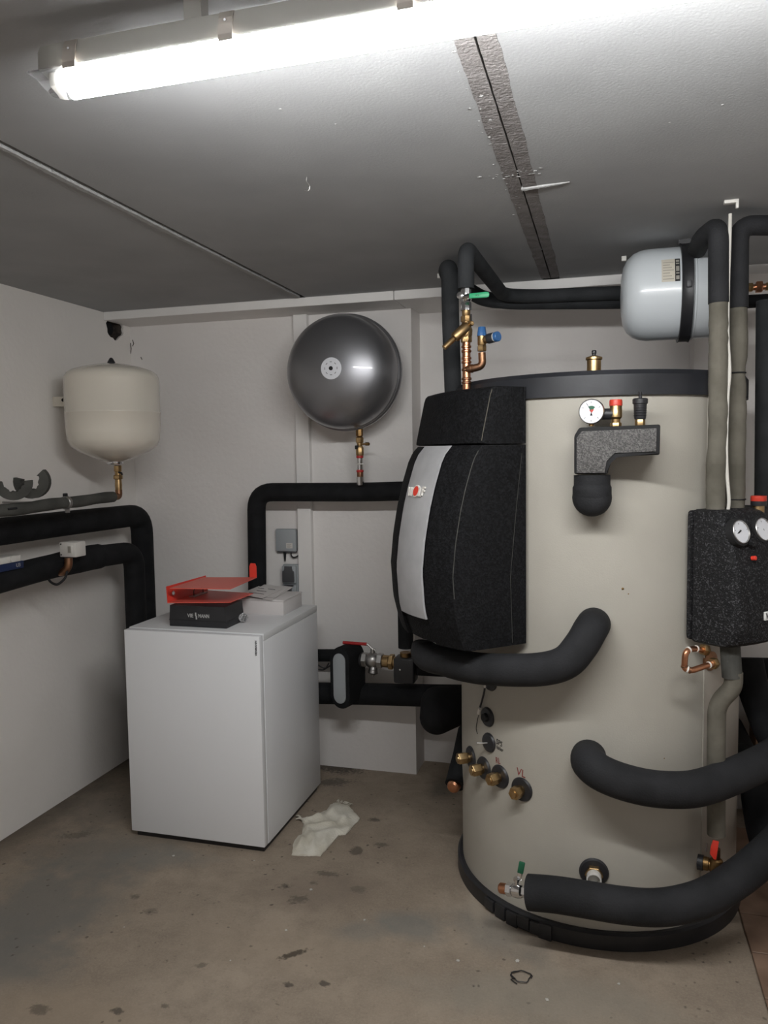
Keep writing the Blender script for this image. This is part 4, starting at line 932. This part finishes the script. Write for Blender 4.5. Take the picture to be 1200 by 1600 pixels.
for yy in (3.0, 3.08):
    G().tube(fillet([(bx0 + .042, yy, mz), (bx0 + .042, yy, mz + .035), (bx0 + .09, yy, mz + .045), (bx0 + .10, yy, mz + .06)], .015), .002, 8).obj('ring', 'ink', bn)
# white carton and papers
wb = thing('carton', (-1.455, 3.23, HZ), 'white carton on the heat pump beside the red binder', 'box')
ang = 0
G().box((-1.57, 3.13, HZ), (-1.346, 3.345, HZ + .060), .0015).obj('tray', 'carton_white', wb)
G().box((-1.572, 3.128, HZ + .0605), (-1.344, 3.347, HZ + .068), .0015).obj('lid', 'carton_white', wb)
pz = HZ + .0685
for i, (q4, dz, lab) in enumerate((([(375, 935), (425, 938), (458, 918), (413, 914)], .0, 'white paper sheet spread lowest on the white carton'),
                                   ([(383, 932), (431, 934), (452, 917), (418, 915)], .004, 'white leaflet in the middle of the paper pile on the carton'),
                                   ([(372, 930), (410, 935), (441, 921), (404, 917)], .008, 'topmost creased leaflet with dark print on the white carton'))):
    z = pz + dz; P4 = [PZ(x, y, z) for x, y in q4]; R = []
    for k in range(6):
        t = k / 5; lo = P4[0].lerp(P4[3], t); hi = P4[1].lerp(P4[2], t); r = []
        for j in range(6):
            s_ = j / 5; p = lo.lerp(hi, s_); r.append(p + V((0, 0, .0012 * math.sin(3 * s_ * math.pi + i) + .001)))
        R.append(r + [p + V((0, 0, .0014)) for p in reversed(r)])
    po = G().rings(R).obj('paper_sheet', 'paper'); tag(po, lab, 'paper', 'papers on the carton')
    if i == 2:
        for (u0, u1, v_) in ((.2, .8, .3), (.3, .7, .55), (.15, .4, .8), (.55, .85, .82)):
            pa = P4[0].lerp(P4[3], v_).lerp(P4[1].lerp(P4[2], v_), u0) + V((0, 0, .0042)); pb = P4[0].lerp(P4[3], v_).lerp(P4[1].lerp(P4[2], v_), u1) + V((0, 0, .0042))
            G().tube([pa, pa.lerp(pb, .5), pb], .0012, 6).obj('print_line', 'ink_grey', po)

# ------------------------------------------------------------------ wall devices
M1 = V((-1.592, YB, 1.092))
wf = thing('wall_module', (-1.537, YB, 1.09), 'small grey square wireless module on the wall above the sockets', 'module')
G().box((-1.592, YB - .030, 1.095), (-1.482, YB, 1.208), .006).obj('case', 'grey_plastic', wf)
G().box((-1.588, YB - .022, 1.088), (-1.486, YB - .004, 1.098), .002).obj('lower_edge', 'dark_grey_plastic', wf)
pt_ = G().box((-1.534, YB - .0306, 1.112), (-1.500, YB - .029, 1.138)).obj('info_print', 'white_plastic', wf)
for k in range(4): G().box((-1.531, YB - .0311, 1.116 + .005 * k), (-1.512 + .006 * (k % 2), YB - .030, 1.1175 + .005 * k)).obj('print_line', 'label_taupe', pt_)
G().lathe([(.010, 0), (.008, -.004), (.004, -.045), (.002, -.052)], (-1.548, YB - .016, 1.094), (0, 0, 1), 12).obj('plug_antenna', 'ink', wf)
tag(G().tube(spline([(-1.514, YB - .016, 1.09), (-1.513, YB - .018, 1.075), (-1.50, YB - .02, 1.065), (-1.482, YB - .018, 1.07), (-1.474, YB - .012, 1.078)]), .0035, 8).obj('cable', 'ink'), 'short black cable looping from the grey wall module to the batten', 'cable')
sk = thing('wall_socket', (-1.52, YB, .84), 'grey surface-mounted double socket with dark flaps behind the carton', 'socket')
G().box((-1.556, YB - .030, .835), (-1.474, YB, 1.030), .004).obj('back_box', 'grey_plastic', sk)
for z in (.938, .842):
    G().box((-1.554, YB - .050, z), (-1.478, YB - .030, z + .088), .006).obj('cover', 'grey_plastic', sk)
for z, a in ((.944, 0),):
    G().prism([(-.030, .0), (.030, .0), (.032, .008), (.031, .055), (.020, .058), (.020, .080), (-.020, .080), (-.020, .058), (-.031, .055), (-.032, .008)], 0, .006, basis((-1.517, YB - .050, z), (1, 0, 0), (0, 0, 1)), .002).obj('flap', 'dark_grey_plastic', sk)
G().prism([(-.026, 0), (.026, 0), (.026, .05), (-.026, .05)], 0, .006, basis((-1.515, YB - .052, .932), (1, 0, 0), (0, -1, -.35)), .002).obj('flap', 'dark_grey_plastic', sk)
pg = thing('power_plug', (-1.513, YB - .07, .86), 'black angled power plug in the lower socket behind the carton', 'plug')
G().box((-1.536, YB - .085, .872), (-1.498, YB - .051, .925), .008).obj('plug_body', 'dark_grey_plastic', pg)
G().tube(spline([(-1.515, YB - .07, .88), (-1.512, YB - .07, .85), (-1.50, YB - .06, .82), (-1.49, YB - .05, .70)]), .004, 8).obj('cord', 'ink', pg)

# ------------------------------------------------------------------ cream expansion vessel in the left corner
ex, ey = -2.105, 3.05; er = .203
cv = thing('expansion_vessel', (ex, ey, 1.55), 'cream white upright expansion vessel in the left corner above the pipes', 'expansion vessel')
zt, zb = PY(178, 568, ey).z, PY(180, 722, ey).z; H = zt - zb
prof = [(.03, 0), (.05, .004), (.10, .022), (.15, .046), (.183, .070), (.197, .10), (.201, .14), (er, H * .49), (er + .0012, H * .493), (er + .0012, H * .503), (er, H * .506), (er, H - .078), (.200, H - .060), (.191, H - .045), (.170, H - .031), (.132, H - .018), (.075, H - .006), (.03, H - .001), (.001, H)]
G().lathe(prof, (ex, ey, zb), (0, 0, 1), 64).obj('shell', 'enamel_cream', cv, smooth=50)
G().lathe([(.018, -.002), (.017, .006), (.008, .022), (.004, .026)], (ex, ey + .0, zt), (0, 0, 1), 16).obj('valve_cap', 'black_plastic', cv)
br = G(); p = PX(97, 629, XL + .002); br.box((XL, p.y - .03, p.z - .022), (XL + .004, p.y + .03, p.z + .022)); br.box((XL, ey - .025, p.z - .022), (ex - er + .012, p.y + .03, p.z + .022), .002)
br.obj('wall_bracket', 'enamel_cream', cv)
G().lathe([(.008, 0), (.006, .003)], (XL + .055, ey - .0255, p.z + .006), (0, -1, 0), 10).obj('bracket_screw', 'ink', cv)
G().lathe([(.034, -.010), (.036, -.006), (.036, .002), (.028, .006)], (ex, ey, zb), (0, 0, 1), 24).obj('flange', 'chrome', cv)
vx, vy = ex + .012, ey
fv = thing('vessel_valve', (vx, vy, 1.40), 'brass shut-off fitting with elbow below the cream vessel', 'fitting')
def vz(y): return PY(184, y, vy).z
def vcp(rows, name, m, seg=16): return G().lathe([(r * .0028, vz(y)) for r, y in rows], (vx, vy, 0), (0, 0, 1), seg).obj(name, m, fv)
vcp([(5, 737), (6, 736), (6, 728), (5, 727)], 'upper_nut', 'brass', 8); vcp([(5, 743), (5, 736)], 'neck', 'brass')
vcp([(6, 749), (7.3, 748), (7.3, 743), (6, 742)], 'union_nut', 'brass', 8); vcp([(5.2, 767), (5.6, 758), (5, 749)], 'tail', 'brass')
G().tube([(vx + .01, vy - .01, vz(738)), (vx + .028, vy - .014, vz(739)), (vx + .03, vy - .014, vz(742))], .004, 8).obj('cock_lever', 'ink', fv)
pe = PX(178, 776, vx)
G().tube(fillet([(vx, vy, vz(765)), (vx, vy, vz(775.5)), (vx, vy - .08, vz(776))], .028), .0155, 14).obj('elbow', 'copper_tarnish', fv)
# thin pipe along left wall
pz_ = vz(775.5)
tp_ = thing('insulated_pipe', (vx, 2.3, pz_), 'thin grey foam pipe on the left wall below the cream vessel', 'pipe')
ls = [V((vx, vy - .045 - .05 * k, pz_ - .002 * k * .5 + .0015 * math.sin(k))) for k in range(32)]
G().tube(ls, [.0235 + .001 * math.sin(k * 1.7) for k in range(32)], 18).obj('foam_sleeve', 'foam_grey_dark', tp_)
cy = PX(103, 783, vx).y
G().lathe([(.0255, -.009), (.0265, -.008), (.0265, .008), (.0255, .009)], (vx, cy, pz_ - .006), (0, 1, 0), 22).obj('clamp', 'steel', tp_)
G().box((vx - .008, cy - .009, pz_ + .018), (vx + .004, cy + .009, pz_ + .032), .002).obj('clamp_lug', 'ink', tp_)
G().box((vx - .002, cy - .008, pz_ - .047), (vx + .012, cy + .008, pz_ - .031), .002).obj('clamp_screw', 'steel', tp_)
G().tube([(vx - .02, cy, pz_ - .005), (XL, cy, pz_ - .005)], .004, 8).obj('wall_rod', 'steel', tp_)
tie = PX(4, 795, vx).y
G().tube([(vx + .024, tie, pz_ - .008), (vx + .027, tie + .04, pz_ - .006)], .004, 6).obj('foam_slit', 'ink', tp_)
# broken half-shell insulation pieces resting on that pipe
def shell_piece(cx, r, ri, a0, a1, th, rotz, lab, seed, y, tilt=0):
    n = 18; rnd = random.Random(seed); R = []
    c = V((vx + .004, y, pz_ + .022 + r))
    M = Matrix.Translation(c) @ Matrix.Rotation(rotz, 4, 'Z') @ Matrix.Rotation(tilt, 4, 'Y')
    for k in range(n + 1):
        a = a0 + (a1 - a0) * k / n; jag = 1
        e_ = 1 - .35 * max(0, abs(2 * k / n - 1) - .75) / .25 + rnd.uniform(-.03, .03)
        ro = r; rin = ri + (r - ri) * (1 - e_) * .5 + rnd.uniform(-.004, .004)
        R.append([M @ V((d_, ro_ * math.cos(a), ro_ * math.sin(a))) for ro_, d_ in ((rin, -th / 2), (ro, -th / 2 + .006), (ro, th / 2 - .006), (rin, th / 2))])
    return tag(G().rings(R).obj('foam_half_shell', 'foam_grey_dark'), lab, 'insulation', 'broken insulation shells')
shell_piece(0, .066, .034, R_(175), R_(365), .06, -.80, 'broken grey foam half-shell cut off by the left picture edge', 4, PX(20, 775, vx).y)
shell_piece(0, .064, .030, R_(165), R_(405), .05, -1.15, 'broken grey foam half-shell standing open on the thin pipe', 9, PX(50, 770, vx).y, .0)
# the two thick black pipes
X7 = -2.27; X8 = -2.20
zu = PX(0, 831, X7).z
tag(G().tube(fillet([PX(-40, 836, X7), PX(100, 818, X7), PX(221, 804, X7), V((X7, PX(221, 804, X7).y, .6)), V((X7, PX(221, 804, X7).y, .05))], .10), .0545, 24).obj('insulated_pipe', 'foam_black'),
    'upper thick black foam pipe on the left wall, turning down behind the heat pump', 'pipe')
pp = fillet([PX(-40, 917, X8), PX(60, 890, X8), PX(140, 871, X8), PX(209, 862, X8), V((X8, PX(209, 862, X8).y, .6)), V((X8, PX(209, 862, X8).y, .05))], .085)
tag(G().tube(pp, [.050 + (.006 if 8 < k < 16 else 0) for k in range(len(pp))], 24).obj('insulated_pipe', 'foam_black'), 'lower thick black foam pipe on the left wall with the white sensor housing', 'pipe')
# sensor housing with copper elbow
Xs = X8 + .085; pS = PX(112, 859, Xs)
ss = thing('pressure_sensor', pS - V((0, 0, .05)), 'white sensor housing on a copper elbow at the lower black pipe', 'sensor')
hY0, hY1 = PX(94, 860, Xs).y, PX(128, 858, Xs).y
G().box((Xs - .05, pS.y - .012, pS.z - .030), (Xs + .028, pS.y + .055, pS.z + .032), .004).obj('housing', 'white_plastic', ss)
fw = G().box((Xs - .012, pS.y - .0135, pS.z - .016), (Xs + .012, pS.y - .011, pS.z + .020), .001).obj('window_frame', 'white_plastic', ss)
G().box((Xs - .008, pS.y - .0142, pS.z - .011), (Xs + .006, pS.y - .013, pS.z + .016)).obj('window', 'label_taupe', fw)
for z in (-.02, .024): G().lathe([(.0035, 0), (.003, .001)], (Xs - .042, pS.y - .0125, pS.z + z), (0, -1, 0), 8).obj('screw', 'ink', ss)
G().tube(fillet([PX(107, 872, Xs), PX(107, 886, Xs), PX(98, 895, Xs - .03), PX(92, 893, Xs - .06)], .02), .0165, 14).obj('copper_elbow', 'copper_tarnish', ss)
tag(G().tube(spline([PX(105, 893, Xs + .0), PX(101, 904, Xs), PX(90, 913, Xs - .01), PX(80, 910, Xs - .04), PX(74, 902, Xs - .07)]), .005, 8).obj('cable', 'ink'), 'black cable looping under the copper elbow of the white sensor', 'cable')
# blue and white carton on the lower pipe at left edge
pB_ = PX(0, 897, X8 + .02)
cb = thing('small_box', PX(6, 888, X8), 'blue and white small pack on the lower black pipe at the left edge', 'box')
yb0, yb1 = PX(-30, 880, X8).y, PX(22, 880, X8).y
zb_ = PX(10, 889, X8).z
G().box((X8 - .03, yb0, zb_ - .0), (X8 + .045, yb1, zb_ + .028), .002).obj('blue_part', 'blue_box', cb)
G().box((X8 - .03, yb0, zb_ + .028), (X8 + .043, yb1 - .012, zb_ + .052), .002).obj('white_part', 'white_plastic', cb)
text('U3', .02, basis((X8 + .0455, yb1 - .03, zb_ + .014), (0, 1, 0), (0, 0, 1)), 'lettering', cb, 'lettering', .0004)
G().lathe([(.012, 0), (.012, .006)], (X8 + .043, yb1 - .06, zb_ + .042), (1, 0, 0), 16).obj('white_knob', 'white_plastic', cb)

# ------------------------------------------------------------------ small things
hk = PZ(479, 277, CZ)
tag(G().tube(spline([(hk.x, hk.y, CZ), (hk.x, hk.y, CZ - .012), (hk.x + .008, hk.y, CZ - .022), (hk.x + .004, hk.y, CZ - .034), (hk.x - .006, hk.y, CZ - .032)]), .0016, 8).obj('ceiling_hook', 'steel'), 'tiny wire hook screwed into the ceiling slab', 'hook')
for (x, y, Y, lab) in ((687, 430, 3.15, 'small pale cable clip on the ceiling near the middle pipes'), (975, 403, 2.9, 'small pale cable clip on the ceiling left of the white vessel')):
    c = PZ(x, y, CZ - .006); tag(G().box(c + V((-.009, -.007, -.012)), c + V((.009, .007, .006)), .002).obj('cable_clip', 'white_plastic'), lab, 'clip')
# rag on the floor
def rag():
    out = [(456, 1333), (459, 1312), (472, 1300), (474, 1285), (470, 1277), (486, 1274), (514, 1262), (516, 1256), (528, 1251), (543, 1256), (562, 1277), (540, 1301), (530, 1302), (500, 1334), (480, 1334)]
    P = [PZ(x, y, .012) for x, y in out]; c = sum(P, V()) / len(P); n = 18; rnd = random.Random(21); R = []
    dense = []
    for i in range(len(P)):
        for k in range(7): dense.append(P[i].lerp(P[(i + 1) % len(P)], k / 7) + V((rnd.uniform(-.002, .002), rnd.uniform(-.002, .002), 0)))
    from mathutils import noise as nz
    def h_(p, t):
        q_ = V((p.x * 7, p.y * 7, 3.1)); r_ = V((p.x * 24, p.y * 24, 1.1))
        w1 = (p.x * .83 + p.y * .55) * 46 + 2.5 * nz.noise(q_); w2 = (p.x * .75 - p.y * .66) * 38 + 2 * nz.noise(q_ + V((4, 1, 0)))
        f1 = abs(math.sin(w1)) ** 3 * .016; f2 = abs(math.sin(w2)) ** 4 * .013
        e_ = min(1, (1 - t) * 3.2)
        return .005 + e_ * (.010 + .008 * nz.noise(q_)) + (f1 + f2) * .62 * (.35 + .65 * e_) + .003 * nz.noise(r_)
    for k in range(n, 0, -1):
        t = k / n; R.append([V((c.x + (p.x - c.x) * t, c.y + (p.y - c.y) * t, 0)) for p in dense])
    for i, r in enumerate(R):
        for p in r: p.z = max(.004, h_(p, (n - i) / n))
    under = [V((p.x, p.y, .0015)) for p in R[0]]
    g = G().rings([under] + R + [[V((c.x + (p.x - c.x) * .2, c.y + (p.y - c.y) * .2, p.z)) for p in R[-1]]])
    o = tag(g.obj('rag', 'cloth', smooth=60), 'crumpled off-white cloth rag on the floor beside the heat pump', 'rag')
    fr = G()
    for k in range(12):
        p = PZ(526 + k * 1.8, 1252 + k * .55, .014); d_ = V((rnd.uniform(-.01, .02), .028, -.006))
        fr.tube([p, p + d_ * .6 + V((0, 0, .004)), p + d_], .0016, 5)
    for k in range(7):
        p = PZ(470 + k, 1278 + k, .012); d_ = V((-.03, rnd.uniform(0, .035), -.004)); fr.tube([p, p + d_ * .5 + V((0, 0, .004)), p + d_], .003, 5)
    f_ = fr.obj('fringe', 'cloth', o); f_['kind'] = 'stuff'
rag()
# crumbs of mortar and a wire ring on the floor
for i, (x, y, r) in enumerate(((486, 1391, .006), (447, 1454, .005), (570, 1438, .005), (271, 1338, .006), (716, 1502, .006), (808, 1502, .007), (360, 1501, .003), (194, 1449, .003), (967, 1538, .005), (397, 1345, .003), (663, 1479, .003), (855, 1563, .006))):
    b = bmesh.new(); bmesh.ops.create_icosphere(b, subdivisions=1, radius=r); rnd = random.Random(i)
    p = PZ(x, y, 0)
    for v_ in b.verts: v_.co = V((v_.co.x * rnd.uniform(.7, 1.3), v_.co.y * rnd.uniform(.7, 1.3), v_.co.z * .4 + r * .38)) + p
    tag(G().bm(b).obj('mortar_crumb', 'rubble', smooth=0), 'small pale crumb of mortar lying on the concrete floor', 'crumb', 'mortar crumbs on the floor')
c = PZ(815, 1527, .003); pts = [c + V((.028 * math.cos(t * .35) * (1 + .2 * math.sin(t)), .026 * math.sin(t * .35), .002 + .003 * (t % 3) / 3)) for t in range(30)] + [c + V((-.03, -.02, .002)), c + V((-.01, -.035, .002))]
tag(G().tube(pts, .0016, 6).obj('wire_scrap', 'black_plastic'), 'tangled scrap of thin black wire on the floor before the tank', 'wire')
# cardboard and pale board behind the tank at the right
tag(G().box((PY(1182, 1100, 3.45).x, 3.45, 0), (1.15, 3.60, PY(1190, 1055, 3.45).z), .004).obj('cardboard_box', 'cardboard'), 'tall brown cardboard box behind the hoses at the right edge', 'box')
